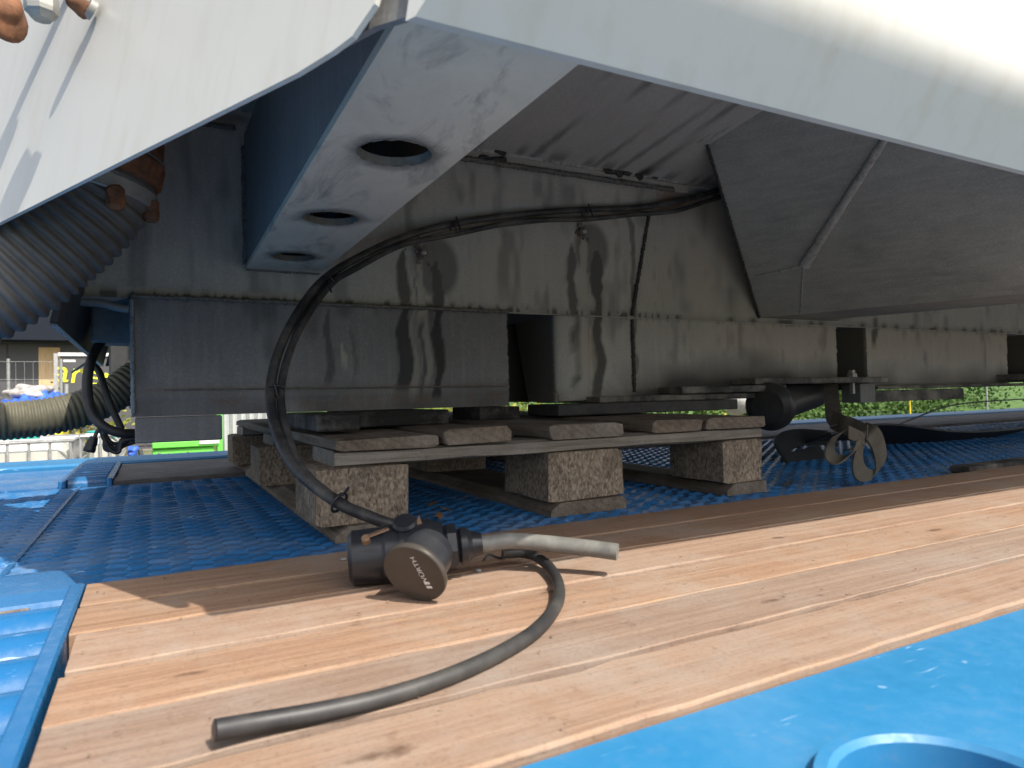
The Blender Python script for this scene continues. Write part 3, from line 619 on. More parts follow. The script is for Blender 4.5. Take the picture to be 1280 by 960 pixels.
# rusty fittings on it, casting the long shadows
def fit(u, v, out): return on(u, v, P0 + pn * out, pn)
f1 = fit(52, 14, .045); obj('pipe_nut', MB().lathe(f1 + Vector((0, 0, .028)), (0, 0, -1), [(0, .013), (.026, .014), (.030, .0135), (.032, .011), (.036, .008)], 8, False), M['zinc'], mc)
obj('pipe_stub', MB().tube([f1 + Vector((0, 0, .02)), f1 + Vector((.0, 0, .08))], .010, 10), M['rust'], mc)
f2 = fit(8, 14, .045); obj('rusty_clamp', MB().blob(f2, .016, 3, .4, (1, 1, 1.5), 4).tube([f2 + Vector((-.02, 0, .03)), f2 + Vector((.06, 0, .045))], .012, 8), M['rust'], mc)
f3 = fit(100, 4, .016); obj('rusty_knob', MB().blob(f3, .011, 3, .3, (1, 1, 1), 5), M['rust'], mc)
obj('washer', MB().lathe(f3 + Vector((.006, .0, -.002)), (.8, .3, -.3), [(0, .010), (.006, .010)], 16), M['zinc'], mc)
# side wall of the machine, running away at the left
obj('side_wall', MB().prism([(-.326, .14, .30), (-.336, 1.279, .302), (xl(1.29), 1.279, 1.29), (xl(1.29), .14, 1.29)], (-.008, 0, 0)), M['sidedark'], mc)
obj('edge_strip', MB().prism([(-.3255, .14, .2965), (-.3355, 1.28, .2985), (-.3355, 1.28, .3005), (-.3255, .14, .2985)], (-.0085, 0, 0)), M['steelblue'], mc)
obj('bottom_flange', MB().hexa([(-.36, WY - .006, .352), (-.285, WY - .006, .352), (-.285, WY + .03, .352), (-.36, WY + .03, .352), (-.36, WY - .012, .3635), (-.249, WY - .012, .3635), (-.249, WY + .03, .3635), (-.36, WY + .03, .3635)]), M['steelblue'], mc)
fl = MB(); fl.tube(smooth_path([(-.33, WY - .004, .356), (-.29, WY - .007, .354), (-.268, WY - .008, .348), (-.249, WY - .009, .345)], 4), .0065, 8); obj('weld_bead', fl, M['steelblue'], mc)
ch = MB().box(-.315, -.2, .53, .62, .306, .40, .004); obj('inner_channel', ch, M['steelblue'], mc)
obj('inner_channel', MB().box(-.30, -.24, .80, .86, .24, .40, .004), M['sidedark'], mc)
# big folded gusset at the right
A = Vector((1.191, .35, .381)); B = Vector((.877, .2, .739)); C = Vector((1.2342, .2605, .381)); n1 = (B - A).cross(C - A).normalized()
F1, F2, F3 = on(1110, 166, A, n1), on(1004, 332, A, n1), on(945, 346, A, n1); B2 = on(955, 127, A, n1)
Dn = at(1280, 367, Z=.381); Dn = C + (Dn - C) * 1.25
n2 = (F2 - C).cross(Dn - C).normalized(); G1 = on(1108, 150, C, n2); G2 = G1 + (Dn - C) * 1.1
back = Vector((.05, .02, .0))
gb = MB().prism([A, C, F2, F1, F1 + (F1 - F2) * .5, B2 + (B2 - B) * .25, B], Vector((.25, .06, 0))); obj('gusset_side', gb, M['gusset'], mc)
q = Vector((-.0012, -.002, 0)); gb = MB().prism([C + q, Dn + q, G2 + q, F1 + q + (F1 - F2) * .5, F1 + q, F2 + q], Vector((.2, .05, 0))); obj('gusset_face', gb, M['gusset'], mc)
wb = MB(); Pw = [F1 + (F1 - F2) * .06, F1.lerp(F2, .4), F1.lerp(F2, .8), F2]; Pw = smooth_path(Pw, 14); Rw = random.Random(9)
tc_ = Vector((-.47, -.88, 0)) * .006; wb.tube([p + q + tc_ for p in Pw], [(.0075 + .005 * (i / len(Pw))) * Rw.uniform(.88, 1.1) for i in range(len(Pw))], 9); obj('weld_bead', wb, M['weld_lt'], mc)
obj('weld_bead', weld(weld(MB(), F2 + q, F3 + q, .003, seed=21), F2 + q, C + q, .0016, seed=22), M['weld_lt'], mc)
obj('weld_bead', weld(MB(), B + Vector((-.003, 0, 0)), A + Vector((-.003, 0, 0)), .004, .009, seed=23), M['weld_dk'], mc)
obj('weld_bead', weld(weld(MB(), B + Vector((-.012, 0, 0)), B2 + (B2 - B) * .25 + Vector((-.012, 0, 0)), .007, .03, seed=24), B + Vector((-.03, 0, .001)), B2 + (B2 - B) * .25 + Vector((-.03, 0, .001)), .006, .03, seed=25), M['weld_lt'], mc)
# roller hanging under the shelf
dr = obj('roller', MB().lathe((1.135, .27, .152), (.93, .34, .09), [(.0, .034), (.012, .034), (.012, .040), (.03, .042), (.035, .0415), (.30, .041), (.31, .030)], 28), M['drum'], mc)
obj('flange', MB().lathe((1.113, .262, .150), (.93, .34, .09), [(-.008, .040), (0, .056), (.004, .060), (.018, .060), (.024, .052)], 32), M['drum'], dr)
obj('roller_bracket', MB().box(1.52, 1.585, .30, .36, .150, .204, .002), M['beam'], mc)
obj('roller_bracket', MB().box(1.20, 1.25, .33, .36, .18, .206, .002), M['beam'], mc)

# ------------------------------------------------------------------ dunnage between pallet and machine
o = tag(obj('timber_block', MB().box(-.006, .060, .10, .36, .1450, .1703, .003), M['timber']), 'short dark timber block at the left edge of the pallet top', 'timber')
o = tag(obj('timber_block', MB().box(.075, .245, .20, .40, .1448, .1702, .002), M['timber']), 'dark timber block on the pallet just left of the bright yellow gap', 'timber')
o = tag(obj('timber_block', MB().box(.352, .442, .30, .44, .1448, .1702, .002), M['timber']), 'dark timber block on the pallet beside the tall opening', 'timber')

# ------------------------------------------------------------------ ribbed hoses
def ribbed(path, r, pitch, depth, n=28):
    P = smooth_path(path, 40); out = [P[0]]; acc = 0; rr = []; st = pitch / 6
    Q = [P[0]]
    for p in P[1:]:
        while (p - Q[-1]).length > st: Q.append(Q[-1] + (p - Q[-1]).normalized() * st)
    rr = [r - depth * (.5 + .5 * math.cos(2 * PI * i / 6)) ** 1.5 for i in range(len(Q))]
    return MB().tube(Q, rr, n)
h1 = [at(u, v, Y=.075) for u, v in ((140, 185), (128, 232), (98, 272), (52, 312), (5, 346), (-50, 374), (-110, 392))]
bh = thing('ribbed_hose', 'thick dark ribbed hose with rusty clamp curving down from the white plate', 'hose', h1[1])
obj('hose_wall', ribbed(h1, .062, .0125, .005, 36), M['hose'], bh)
ax = (Vector(h1[0]) - Vector(h1[1])).normalized(); ctr = at(127, 236, Y=.075)
obj('clamp_band', MB().lathe(ctr - ax * .012, ax, [(0, .0625), (.002, .064), (.018, .064), (.020, .0625)], 32), M['zinc'], bh)
obj('rusty_collar', MB().lathe(ctr + ax * .018, ax, [(-.002, .060), (.003, .0645), (.026, .0640), (.031, .060), (.06, .056)], 24), M['rust'], bh)
for k, a_ in enumerate((-2.0, -.9, .1)):
    u = ax.orthogonal().normalized(); b_ = ax.cross(u); 
    c_ = ctr - ax * .022 + Vector((math.cos(a_ - .3) * .060, math.sin(a_ - .3) * .060, 0))
    obj('clamp_lug', MB().box(c_.x - .010, c_.x + .010, c_.y - .010, c_.y + .010, c_.z - .018, c_.z + .012, .005).lathe(c_ + Vector((0, 0, -.0)), (0, -1, 0), [(0, .008), (.016, .008)], 6, False), M['rust'], bh)
h2 = [(-1.1, .55, .158), (-.75, .60, .160), (-.46, .66, .166), (-.36, .68, .180), (-.30, .70, .205), (-.26, .71, .235), (-.20, .74, .29)]
o = tag(obj('ribbed_hose', ribbed(h2, .037, .010, .003), M['hose_tan']), 'long olive ribbed hose stretched sideways above the white tanks', 'hose')
# loose black hoses and a dangling plug at the left opening
lh = thing('hose_loop', 'black rubber hose loop hanging out of the opening left of the dark beam', 'hose', at(112, 500, Y=.5))
pth = [at(u, v, Y=y) for u, v, y in ((128, 425, .56), (114, 450, .52), (109, 480, .5), (113, 512, .48), (128, 532, .46), (150, 541, .46), (172, 542, .47))]
obj('hose_run', MB().tube(smooth_path(pth, 8), .0085, 12), M['rubber'], lh)
pth = [at(u, v, Y=y) for u, v, y in ((112, 452, .55), (124, 465, .54), (132, 490, .52), (142, 515, .51), (152, 536, .50))]
obj('hose_run', MB().tube(smooth_path(pth, 8), .006, 10), M['rubber'], lh)
o = thing('cable_tangle', 'tangle of thin black leads with a plug dangling over the white tanks', 'cable', at(140, 545, Y=.5))
R_ = random.Random(5)
for k in range(6):
    pth = [at(u + R_.uniform(-5, 5), v + R_.uniform(-6, 6), Y=.47 + .02 * k) for u, v in ((126, 540), (134, 556), (146, 560), (158, 552), (172, 545))]
    obj('lead', MB().tube(smooth_path(pth, 6), .0035, 8), M['cable'], o)
pth = [at(u, v, Y=.46) for u, v in ((134, 533), (126, 534), (121, 540), (118, 548))]
obj('lead', MB().tube(smooth_path(pth, 6), .0032, 8), M['cable'], o)
obj('plug', MB().tube(smooth_path([at(118, 546, Y=.46), at(114, 556, Y=.46), at(111, 565, Y=.46)], 4), [.006, .007, .008, .0085, .0085, .0085, .0095, .0095, .0085], 10), M['plastic'], o)
obj('thin_lead', MB().tube([at(110, 452, Y=.9), at(90, 465, Y=.95)], .003, 6), M['cable'], o)

# ------------------------------------------------------------------ power cable with its connector
BASE = Vector((-.045, -.20, .012))
pc = thing('power_cable', 'black cable bundle drooping from the machine wall to a round plug on the planks', 'cable', BASE)
run = [(912, 233, .33), (880, 243, .334), (840, 253, .336), (790, 260, .336), (730, 262, .336), (650, 268, .336), (565, 280, .33), (500, 298, .31), (440, 326, .27), (403, 351, .23), (374, 388, .18), (350, 435, .12), (338, 488, .06), (346, 540, .0), (372, 588, -.06), (420, 627, -.11), (462, 646, -.14), (490, 656, -.15)]
W1 = [at(u, v, Y=y) for u, v, y in run]
obj('cable', MB().tube(smooth_path(W1, 10), .0070, 14), M['cable'], pc)
W2 = [at(u + 2, v + 9 + (0 if u > 420 else -4), Y=y - .008) for u, v, y in run]
for i in range(2, 9): W1[i].z += (.004, -.003, .002, -.002, .004, -.001, .002)[i - 2]; W2[i].z += (-.004, .002, -.005, .001, -.006, .001, -.003)[i - 2]
W2 = [p if i < 9 else at(run[i][0] + 13 - (5 if i > 13 else 0), run[i][1] + 2, Y=run[i][2] - .004) for i, p in enumerate(W2)]
obj('cable', MB().tube(smooth_path(W2, 10), .0056, 12), M['cable'], pc)
W3 = [at(u, v, Y=y) for u, v, y in ((730, 272, .332), (650, 279, .332), (560, 291, .32), (490, 311, .30), (430, 342, .26), (400, 363, .225), (374, 405, .18), (360, 445, .14), (352, 490, .10), (349, 528, .07))]
obj('thin_cable', MB().tube(smooth_path(W3, 8), .0042, 10), M['cable_dusty'], pc, label='thin dusty cable ending in the air beside the bundle')
def ring(c, ax, r, t=.0018, n=20):
    a = Vector(ax).normalized(); u = a.orthogonal().normalized(); b = a.cross(u)
    return MB().tube([Vector(c) + (u * math.cos(q) + b * math.sin(q)) * r for q in np.linspace(0, 2 * PI, n)], t, 6)
for i in (4, 6, 9, 12, 15):
    zt = ring((W1[i] + W2[i]) / 2, W1[i + 1] - W1[i - 1], .0112 if i < 15 else .0122); zt.tube([W1[i] + Vector((.004, -.012, .008)), W1[i] + Vector((.010, -.020, .018 if i == 15 else -.022))], .0016, 5)
    obj('zip_tie', zt, M['plastic'], pc)
# connector: two barrels in line, a round lid, nut and grey tail
c0 = at(463, 695, Z=.0395); c1 = at(585, 681, Z=.0445); axc = (c1 - c0).normalized(); Lc = (c1 - c0).length
bd = obj('connector_body', MB().lathe(c0, axc, [(-.020, .022), (-.016, .0262), (.012, .0268), (.015, .028), (Lc * .30, .028), (Lc * .30, .030), (Lc * .62, .030), (Lc * .64, .027), (Lc * .74, .0255)], 36), M['plastic'], pc)
obj('gland_nut', MB().lathe(c0 + axc * Lc * .74, axc, [(0, .0205), (.004, .023), (Lc * .13, .023), (Lc * .15, .018)], 8, False), M['plastic'], bd)
obj('gland_collar', MB().lathe(c0 + axc * Lc * .89, axc, [(0, .015), (.003, .018), (.009, .018), (.014, .013), (.024, .0105)], 24), M['plastic'], bd)
tc = c0 + axc * Lc * .34 + Vector((0, -.006, .022))
obj('side_cap', MB().lathe(tc, Vector((-.25, -.45, .86)), [(0, .012), (.010, .012), (.013, .010)], 22), M['plastic'], bd)
dn = Vector((-.688, -.575, -.429)).normalized(); dc = at(519, 715, Z=.0405)
dz = dc.z
ld_ = obj('round_lid', MB().lathe(dc + dn * .0, dn, [(-.004, .0275), (-.003, .0293), (.0, .0300), (.0022, .0297), (.003, .0288)], 48), M['disc'], pc)
obj('lid_neck', MB().lathe(dc - dn * .004, -dn, [(0, .024), (.02, .0235), (.03, .021)], 28), M['plastic'], pc)
# printed word on the lid
def text_mesh(s, name):
    cu = bpy.data.curves.new(name, 'FONT'); cu.body = s; cu.size = 1; cu.extrude = .01; cu.align_x = 'CENTER'; cu.align_y = 'CENTER'
    to = bpy.data.objects.new(name, cu); COL.objects.link(to); dg = bpy.context.evaluated_depsgraph_get()
    me = bpy.data.meshes.new_from_object(to.evaluated_get(dg)); bpy.data.objects.remove(to); return me
def place_text(s, name, org, ux, uy, size, mat, parent, bold=1.0):
    me = text_mesh(s, name); ux = Vector(ux).normalized(); nz = ux.cross(Vector(uy)).normalized(); uy = nz.cross(ux)
    for v in me.vertices: c = v.co.copy(); v.co = Vector(org) + ux * (c.x * size * bold) + uy * (c.y * size) + nz * (c.z * size * .3 + .0001)
    me.materials.clear(); me.materials.append(mat); return obj(name, me, None, parent)
def dirn(p, n, du, dv):                                          # a direction lying in a plane
    u0 = on(500, 700, p, n); return (on(500 + du, 700 + dv, p, n) - u0).normalized()
rd = dirn(dc, dn, -.50, -.85); upd = dn.cross(rd)
tcn = on(527, 717, dc + dn * .0034, dn)
place_text('WÜRTH', 'lettering', tcn + rd * .003, rd, upd, .0066, M['print'], ld_, 1.25)
o1 = tcn - rd * .0125; em = MB()
for k in (-1, 1): em.prism([o1 + rd * (.0022 * k - .0016) - upd * .0026, o1 + rd * (.0022 * k + .0008) - upd * .0026, o1 + rd * (.0022 * k + .0016) + upd * .0026, o1 + rd * (.0022 * k - .0008) + upd * .0026], dn * .0003)
obj('emblem', em, M['print'], ld_)
# tail cable
tl = [c0 + axc * (Lc * .95), at(605, 680, Z=.0445), at(640, 676, Z=.0445), at(690, 680, Z=.042), at(735, 685, Z=.039), at(772, 690, Z=.0365)]
obj('cable_tail', MB().tube(smooth_path(tl, 8), [.0083] * (8 * 5 + 1), 16), M['cable_grey'], pc, label='grey worn cable stub sticking out of the plug')

# thin hose lying on the planks
hz = .0172
hp = [at(u, v, Z=z) for u, v, z in ((628, 692, .026), (660, 692, .024), (684, 706, .021), (698, 730, hz), (696, 755, hz), (672, 786, hz), (628, 815, hz), (560, 846, hz), (480, 872, hz), (400, 890, .0185), (330, 902, .020), (268, 913, .023))]
th = thing('rubber_hose', 'thin black rubber hose curving over the planks toward the near left, cut end', 'hose', hp[6])
obj('hose_wall', MB().tube(smooth_path(hp, 12), [.0052 + .0004 * i / 132 for i in range(133)], 18), M['rubber'], th)
d_ = (hp[-1] - hp[-2]).normalized(); obj('cut_end', MB().lathe(hp[-1], d_, [(.0002, .0054), (.0005, .0044), (.0006, .003)], 18), M['plastic'], th)

# litter on the deck
def leaf(mb, p, a, L, W, lift):
    c, s_ = math.cos(a), math.sin(a); pts = [(-L, 0, 0), (-.3 * L, -W, lift * .5), (.5 * L, -W * .7, lift), (L, 0, lift * 1.4), (.5 * L, W * .7, lift * .9), (-.3 * L, W, lift * .8)]
    return mb.add([(p[0] + u * c - v * s_, p[1] + u * s_ + v * c, p[2] + .0012 + z) for u, v, z in pts] + [(p[0] + u * c - v * s_, p[1] + u * s_ + v * c, p[2] + .0004 + z) for u, v, z in pts], [(0, 1, 2, 3, 4, 5), (11, 10, 9, 8, 7, 6)] + [(i, i + 6, (i + 1) % 6 + 6, (i + 1) % 6) for i in range(6)])
for k, (u, v, z, lab) in enumerate(((541, 633, .001, 'curled brown leaf on the tread plate right behind the plug'), (549, 648, .001, 'dark crumpled leaf just above the plug nut'), (558, 640, .001, 'small rusty leaf on tread plate left of the middle pallet foot'))):
    p = at(u, v, Z=z); tag(obj('dry_leaf', leaf(MB(), p, k * 1.3, .010, .006, .006), M['leaf_dry']), lab, 'leaf')
for k, (u, v, z, lab) in enumerate(((429, 699, .014, 'tiny pale pebble on the planks left of the plug'), (598, 713, .014, 'tiny grey pebble on the planks right of the plug'))):
    p = at(u, v, Z=z); tag(obj('pebble', MB().blob(p, .0028, 2, .3, (1.3, 1, .8), k), M['stone']), lab, 'pebble')
p = at(605, 700, Z=.014); tag(obj('wire_scrap', MB().tube(smooth_path([p, p + Vector((.008, .004, .004)), p + Vector((.016, -.002, .001)), p + Vector((.022, -.010, .002))], 4), .0014, 5), M['cable']), 'short dark wire scrap on the planks below the grey cable stub', 'scrap')
# grit scattered over planks and tread plate
gr = MB(); R_ = random.Random(12)
for k in range(900):
    onw = k < 420; x = R_.uniform(-.27, 1.6); y = R_.uniform(-.60, -.11) if onw else R_.uniform(-.09, .9)
    if not onw: x = R_.uniform(-.9, 1.9)
    z = .0135 if onw else .0015; r = R_.choice((.0006, .0008, .001, .0014)); q = [Vector((R_.uniform(-1, 1), R_.uniform(-1, 1), R_.uniform(0, .8))) * r * 1.6 for _ in range(4)]
    gr.add([(x + p.x, y + p.y, z + p.z) for p in q], [(0, 1, 2), (0, 2, 3), (0, 3, 1), (1, 3, 2)])
o = tag(obj('grit', gr, M['stem'], kind='stuff'), 'brown grit and splinters scattered over the planks and tread plate', 'grit')
# brass pieces at the plug
p = at(458, 677, Z=.063); obj('brass_screw', MB().lathe(p, (-.3, -.6, .7), [(0, .004), (.006, .004), (.007, .003)], 8), M['brass'], bd)
p = at(470, 664, Z=.066); obj('brass_strip', MB().hexa([p + Vector(q) for q in ((-.012, -.003, -.006), (.012, -.003, .0), (.012, .004, .0), (-.012, .004, -.006), (-.012, -.003, -.004), (.012, -.003, .002), (.012, .004, .002), (-.012, .004, -.004))]), M['brass'], bd)
p = at(523, 655, Z=.070); obj('brass_tab', MB().prism([p + Vector((-.006, 0, -.006)), p + Vector((.006, 0, -.006)), p + Vector((.001, 0, .008))], (0, .003, 0)), M['brass'], bd)

# ------------------------------------------------------------------ straps, rubber sheet, wire at the right
st = thing('lashing_strap', 'dirty khaki webbing strap knotted and looped below the roller', 'strap', (1.47, .25, .2))
def band(px, y, wdx, w=.036, name='strap_run'):
    P = [at(u, v, Y=.25 - .32 * min(1, max(0, (v - 480) / 62)) + dy + (y - .23)) for u, v, dy in px]; P = smooth_path(P, 8); k = len(P)
    wd = [Vector(wdx[0]).lerp(Vector(wdx[1]), i / (k - 1)) for i in range(k)]
    return obj(name, MB().ribbon(P, wd, w, .0028), M['strap'], st)
V1 = (.85, .05, .5)
band([(1038, 476, .06), (1040, 500, .0), (1042, 520, -.005), (1048, 530, -.01)], .25, ((.9, -.3, 0), (.8, -.2, .2)), .040)
band([(1040, 524, 0), (1052, 530, -.01), (1068, 535, -.015), (1084, 543, -.01)], .24, ((.2, -.1, .95), (.3, .1, .9)), .038)
band([(1050, 527, 0), (1066, 532, 0), (1076, 543, 0), (1071, 559, -.01), (1060, 571, -.01), (1048, 575, 0), (1038, 569, .01), (1038, 556, .01), (1048, 543, 0), (1062, 537, 0)], .235, (V1, (.95, .3, .1)), .042)
band([(1076, 536, 0), (1090, 542, 0), (1098, 557, 0), (1101, 577, 0), (1095, 591, 0), (1084, 595, 0), (1074, 588, 0), (1072, 572, 0), (1076, 555, .005), (1080, 543, .01)], .23, (V1, (.9, .2, .35)), .046)
band([(1060, 540, .0), (1080, 549, .0)], .226, ((.2, .1, 1), (.1, .2, 1)), .026)
def wavy(x0, x1, y0, y1, w, hump, name, lab, seed, wd0=(0, 1, .15)):
    n = 60; P = []; W_ = []
    for i in range(n + 1):
        t = i / n; P.append((x0 + (x1 - x0) * t, y0 + (y1 - y0) * t, .006 + hump(t))); W_.append(wd0)
    return tag(obj(name, MB().ribbon(P, W_, w, .006), M['mat']), lab, 'rubber sheet')
sh = MB(); P = [at(u, v, Y=y) for u, v, y in ((1040, 548, .52), (1012, 546, .48), (988, 549, .42), (975, 560, .36), (981, 574, .33), (1000, 576, .33), (1030, 566, .35))]; P = smooth_path(P, 8)
sh.ribbon(P, [(.25, .75, .6)] * len(P), .07, .005); tag(obj('rubber_sheet', sh, M['mat']), 'curled black rubber flap on tread plate below the roller', 'rubber sheet')
def hump1(t): return .05 * math.exp(-((t - .1) / .16) ** 2) + .045 * math.exp(-((t - .75) / .14) ** 2)
wavy(1.45, 3.6, .42, .50, .16, hump1, 'rubber_sheet', 'long wavy black rubber strip lying on tread plate right of the strap', 1, (0, 1, -.35))
P = [at(982, 606, Z=.006), at(1020, 588, Y=.33), at(1048, 570, Y=.4), at(1090, 548, Y=.5), at(1140, 524, Y=.7), at(1200, 505, Y=.9), at(1290, 498, Y=1.1)]
tag(obj('loose_wire', MB().tube(smooth_path(P, 8), .0035, 8), M['cable']), 'thin dark wire rising from the tread plate past the strap to the far rail', 'wire')
tag(obj('dark_board', MB().box(1.30, 2.4, -.098, -.055, .004, .020, .003), M['timber']), 'narrow dark board lying against the far edge of the planks at the right', 'board')

# ------------------------------------------------------------------ yard behind: tanks, tarps, building, plants
def tank(x0, x1, y0, y1, z1, label, cap=True):
    t = thing('water_tank', label, 'tank', ((x0 + x1) / 2, (y0 + y1) / 2, GZ), 'caged white tanks behind the trailer')
    z0 = z1 - 1.0; obj('bottle', MB().box(x0 + .03, x1 - .03, y0 + .03, y1 - .03, z0 + .02, z1 - .02, .05), M['hdpe'], t)
    n = max(4, int((x1 - x0) / .115))
    for k in range(n + 1):
        x = x0 + (x1 - x0) * k / n; obj('cage_bar', MB().tube([(x, y0, z0), (x, y0, z1)], .009, 6), M['galv'], t)
    m_ = max(4, int((y1 - y0) / .14))
    for k in range(1, m_ + 1):
        y = y0 + (y1 - y0) * k / m_; obj('cage_bar', MB().tube([(x1, y, z0), (x1, y, z1)], .009, 6), M['galv'], t)
    for z in (z1, z1 - .16, z1 - .36, z1 - .58, z1 - .8):
        obj('cage_rail', MB().tube([(x0, y0 - .008, z), (x1 + .008, y0 - .008, z), (x1 + .008, y1, z), (x0, y1, z), (x0, y0 - .008, z)], .010, 6), M['galv'], t)
    for yy in (.35, .65): obj('cage_rail', MB().tube([(x0, y0 + (y1 - y0) * yy, z1), (x1, y0 + (y1 - y0) * yy, z1)], .012, 6), M['galv'], t)
    obj('lid', MB().lathe(((x0 + x1) / 2, (y0 + y1) / 2, z1 - .03), (0, 0, 1), [(0, .12), (.05, .12), (.055, .1)], 20), M['teal'], t)
    obj('pallet_base', MB().box(x0, x1, y0, y1, z0 - .14, z0), M['galv'], t); return t
TY = 4.6; pa = at(88, 552, Y=TY); pb = at(145, 552, Y=TY); zt = at(88, 551, Y=TY).z
wdt = 1.15
tank(pa.x - .70, pa.x, TY, TY + 1.0, zt, 'caged white plastic tank with teal lid, left one below the olive hose')
tank(pa.x + .05, pb.x + .02, TY + .1, TY + 1.0, zt + .02, 'caged white plastic tank, right one below the dangling plug')
tank(pa.x - 1.5, pa.x - .76, TY, TY + 1.0, zt, 'caged white plastic tank with teal lid at the very edge of the picture')
# building
BY = 24.
bl = thing('building', 'long charcoal clad building with dark roof band behind the yard', 'building', (-9, BY + 3, GZ))
zt = at(60, 428, Y=BY).z
obj('facade', MB().box(-22, 3, BY, BY + 8, GZ, zt), M['clad'], bl)
obj('roof_band', MB().box(-22.2, 3.2, BY - .9, BY + 8.2, zt, zt + 2.6), M['cladtop'], bl)
k = -22.
while k < 3:
    obj('cladding_panel', MB().box(k + .02, k + 1.18, BY - .03, BY - .001, GZ + .1, zt - .05, .008), M['clad'], bl); k += 1.2
pa, pb = at(48, 434, Y=BY - .06), at(75, 434, Y=BY - .06)
obj('plywood_board', MB().box(pa.x, pb.x, BY - .06, BY - .032, GZ + .05, pa.z), M['ply'], bl)
# banner
NY = 15.
bn = thing('banner_sign', 'charcoal banner in a white frame with bright yellow lettering', 'sign', at(100, 500, Y=NY))
a, b = at(75, 445, Y=NY), at(165, 440, Y=NY); zb = at(75, 500, Y=NY).z
obj('banner_panel', MB().box(a.x, b.x, NY, NY + .02, zb, a.z), M['banner'], bn)
obj('frame_rail', MB().box(a.x - .03, b.x, NY - .04, NY + .03, a.z + .002, a.z + .065), M['print'], bn); obj('frame_rail', MB().box(a.x - .03, b.x, NY - .04, NY + .03, zb - .05, zb - .002), M['print'], bn)
obj('frame_post', MB().box(a.x - .10, a.x - .035, NY - .04, NY + .03, zb - .6, a.z + .05), M['galv'], bn)
c = at(103, 467, Y=NY - .012); place_text('aren', 'lettering', (c.x + .085, NY - .006, c.z - .03), (1, 0, -.16), (.1, 0, 1), .62, M['yellow'], bn, 1.0)
c = at(86, 451, Y=NY - .012); obj('small_print', MB().box(c.x - .09, c.x + .11, NY - .006, NY - .001, c.z - .022, c.z + .022), M['print'], bn)
obj('stand_post', MB().tube([at(83, 480, Y=NY - .5), at(83, 505, Y=NY - .5)], .035, 8), M['galv'], bn)
# wire fence
FY = 13.
fe = thing('wire_fence', 'thin grey welded wire fence in front of the charcoal building', 'fence', (at(40, 470, Y=FY).x, FY, GZ))
x0, x1 = at(-60, 470, Y=FY).x, at(76, 470, Y=FY).x; wr = MB(); k = x0
while k < x1: wr.tube([(k, FY, GZ), (k, FY, .95)], .003, 4, False); k += .12
for zz in np.arange(GZ + .1, .96, .3): wr.tube([(x0, FY, zz), (x1, FY, zz)], .004, 4, False)
obj('wire', wr, M['iron'], fe, kind='stuff')
for k in range(3): obj('post', MB().tube([(x0 + (x1 - x0) * k / 2, FY + .03, GZ), (x0 + (x1 - x0) * k / 2, FY + .03, 1.0)], .025, 8), M['iron'], fe)
# tarp pile
PY = 9.
cr = at(45, 512, Y=PY)
ck = thing('yellow_crate', 'bright yellow crate half hidden below the blue tarp', 'crate', (cr.x, PY, GZ))
a, b = at(5, 508, Y=PY), at(78, 508, Y=PY); zb = at(40, 527, Y=PY).z
obj('crate_body', MB().box(a.x, b.x, PY, PY + .7, GZ, a.z + .02, .03), M['ycrate'], ck)
for q in (.16, .55): obj('crate_strap', MB().box(a.x + (b.x - a.x) * q, a.x + (b.x - a.x) * q + .03, PY - .012, PY - .001, GZ + .1, a.z + .03), M['galv'], ck)
tp = MB(); bm = bmesh.new(); nx_, ny_ = 40, 24
vs = []
for j in range(ny_ + 1):
    for i_ in range(nx_ + 1):
        u, v = i_ / nx_, j / ny_; x = a.x - .05 + (b.x - a.x + .1) * u; hh = .11 * math.sin(PI * u) ** .5 + .045 * math.sin(u * 17 + v * 9) + .03 * math.sin(u * 31 - v * 13)
        y = PY - .06 + .75 * v; z = a.z + .02 + hh * (.4 + .6 * min(1, v * 3)) - (.10 + .05 * math.sin(u * 19) if j == 0 else 0)
        if j == 0: y += .02
        vs.append((x, y, z))
tp.add(vs, [(j * (nx_ + 1) + i_, j * (nx_ + 1) + i_ + 1, (j + 1) * (nx_ + 1) + i_ + 1, (j + 1) * (nx_ + 1) + i_) for j in range(ny_) for i_ in range(nx_)])
tag(obj('tarp', tp, M['tarp']), 'crumpled blue tarp spread over the yellow crate', 'tarp')
c = at(36, 492, Y=PY + .3); tag(obj('film_heap', MB().blob((c.x, PY + .35, c.z - .03), .17, 4, .45, (1.25, 1, .85), 8), M['film']), 'pale heap of crumpled plastic film on top of the blue tarp', 'plastic film')
# green box and grey panel
GY = 6.2
a, b = at(190, 556, Y=GY), at(268, 556, Y=GY)
gx = thing('green_container', 'lime green lidded container standing behind the trailer edge', 'container', ((a.x + b.x) / 2, GY, GZ))
z1 = at(230, 552.5, Y=GY).z; z2 = at(230, 558, Y=GY).z
obj('container_body', MB().box(a.x + .0, b.x, GY, GY + .8, GZ, z2 - .012, .01), M['green'], gx)
obj('lid', MB().box(a.x - .0, b.x + .05, GY - .03, GY + .85, z2 - .008, z1 + .01, .008), M['green'], gx)
c = at(274, 540, Y=GY + .2); obj('side_post', MB().box(c.x - .02, c.x + .03, GY + .2, GY + .3, GZ, c.z + .3, .005), M['green'], gx)
c0_, c1_ = at(249, 553, Y=GY - .04), at(274, 553, Y=GY - .04); obj('label_strip', MB().box(c0_.x, c1_.x, GY - .04, GY - .032, z1 - .025, z1 + .03), M['print'], gx)
a, b = at(276, 530, Y=GY + .5), at(330, 530, Y=GY + .5); pnl = thing('metal_panel', 'grey ribbed metal panel standing right of the green container', 'panel', (a.x + .3, GY + .5, GZ))
k = a.x
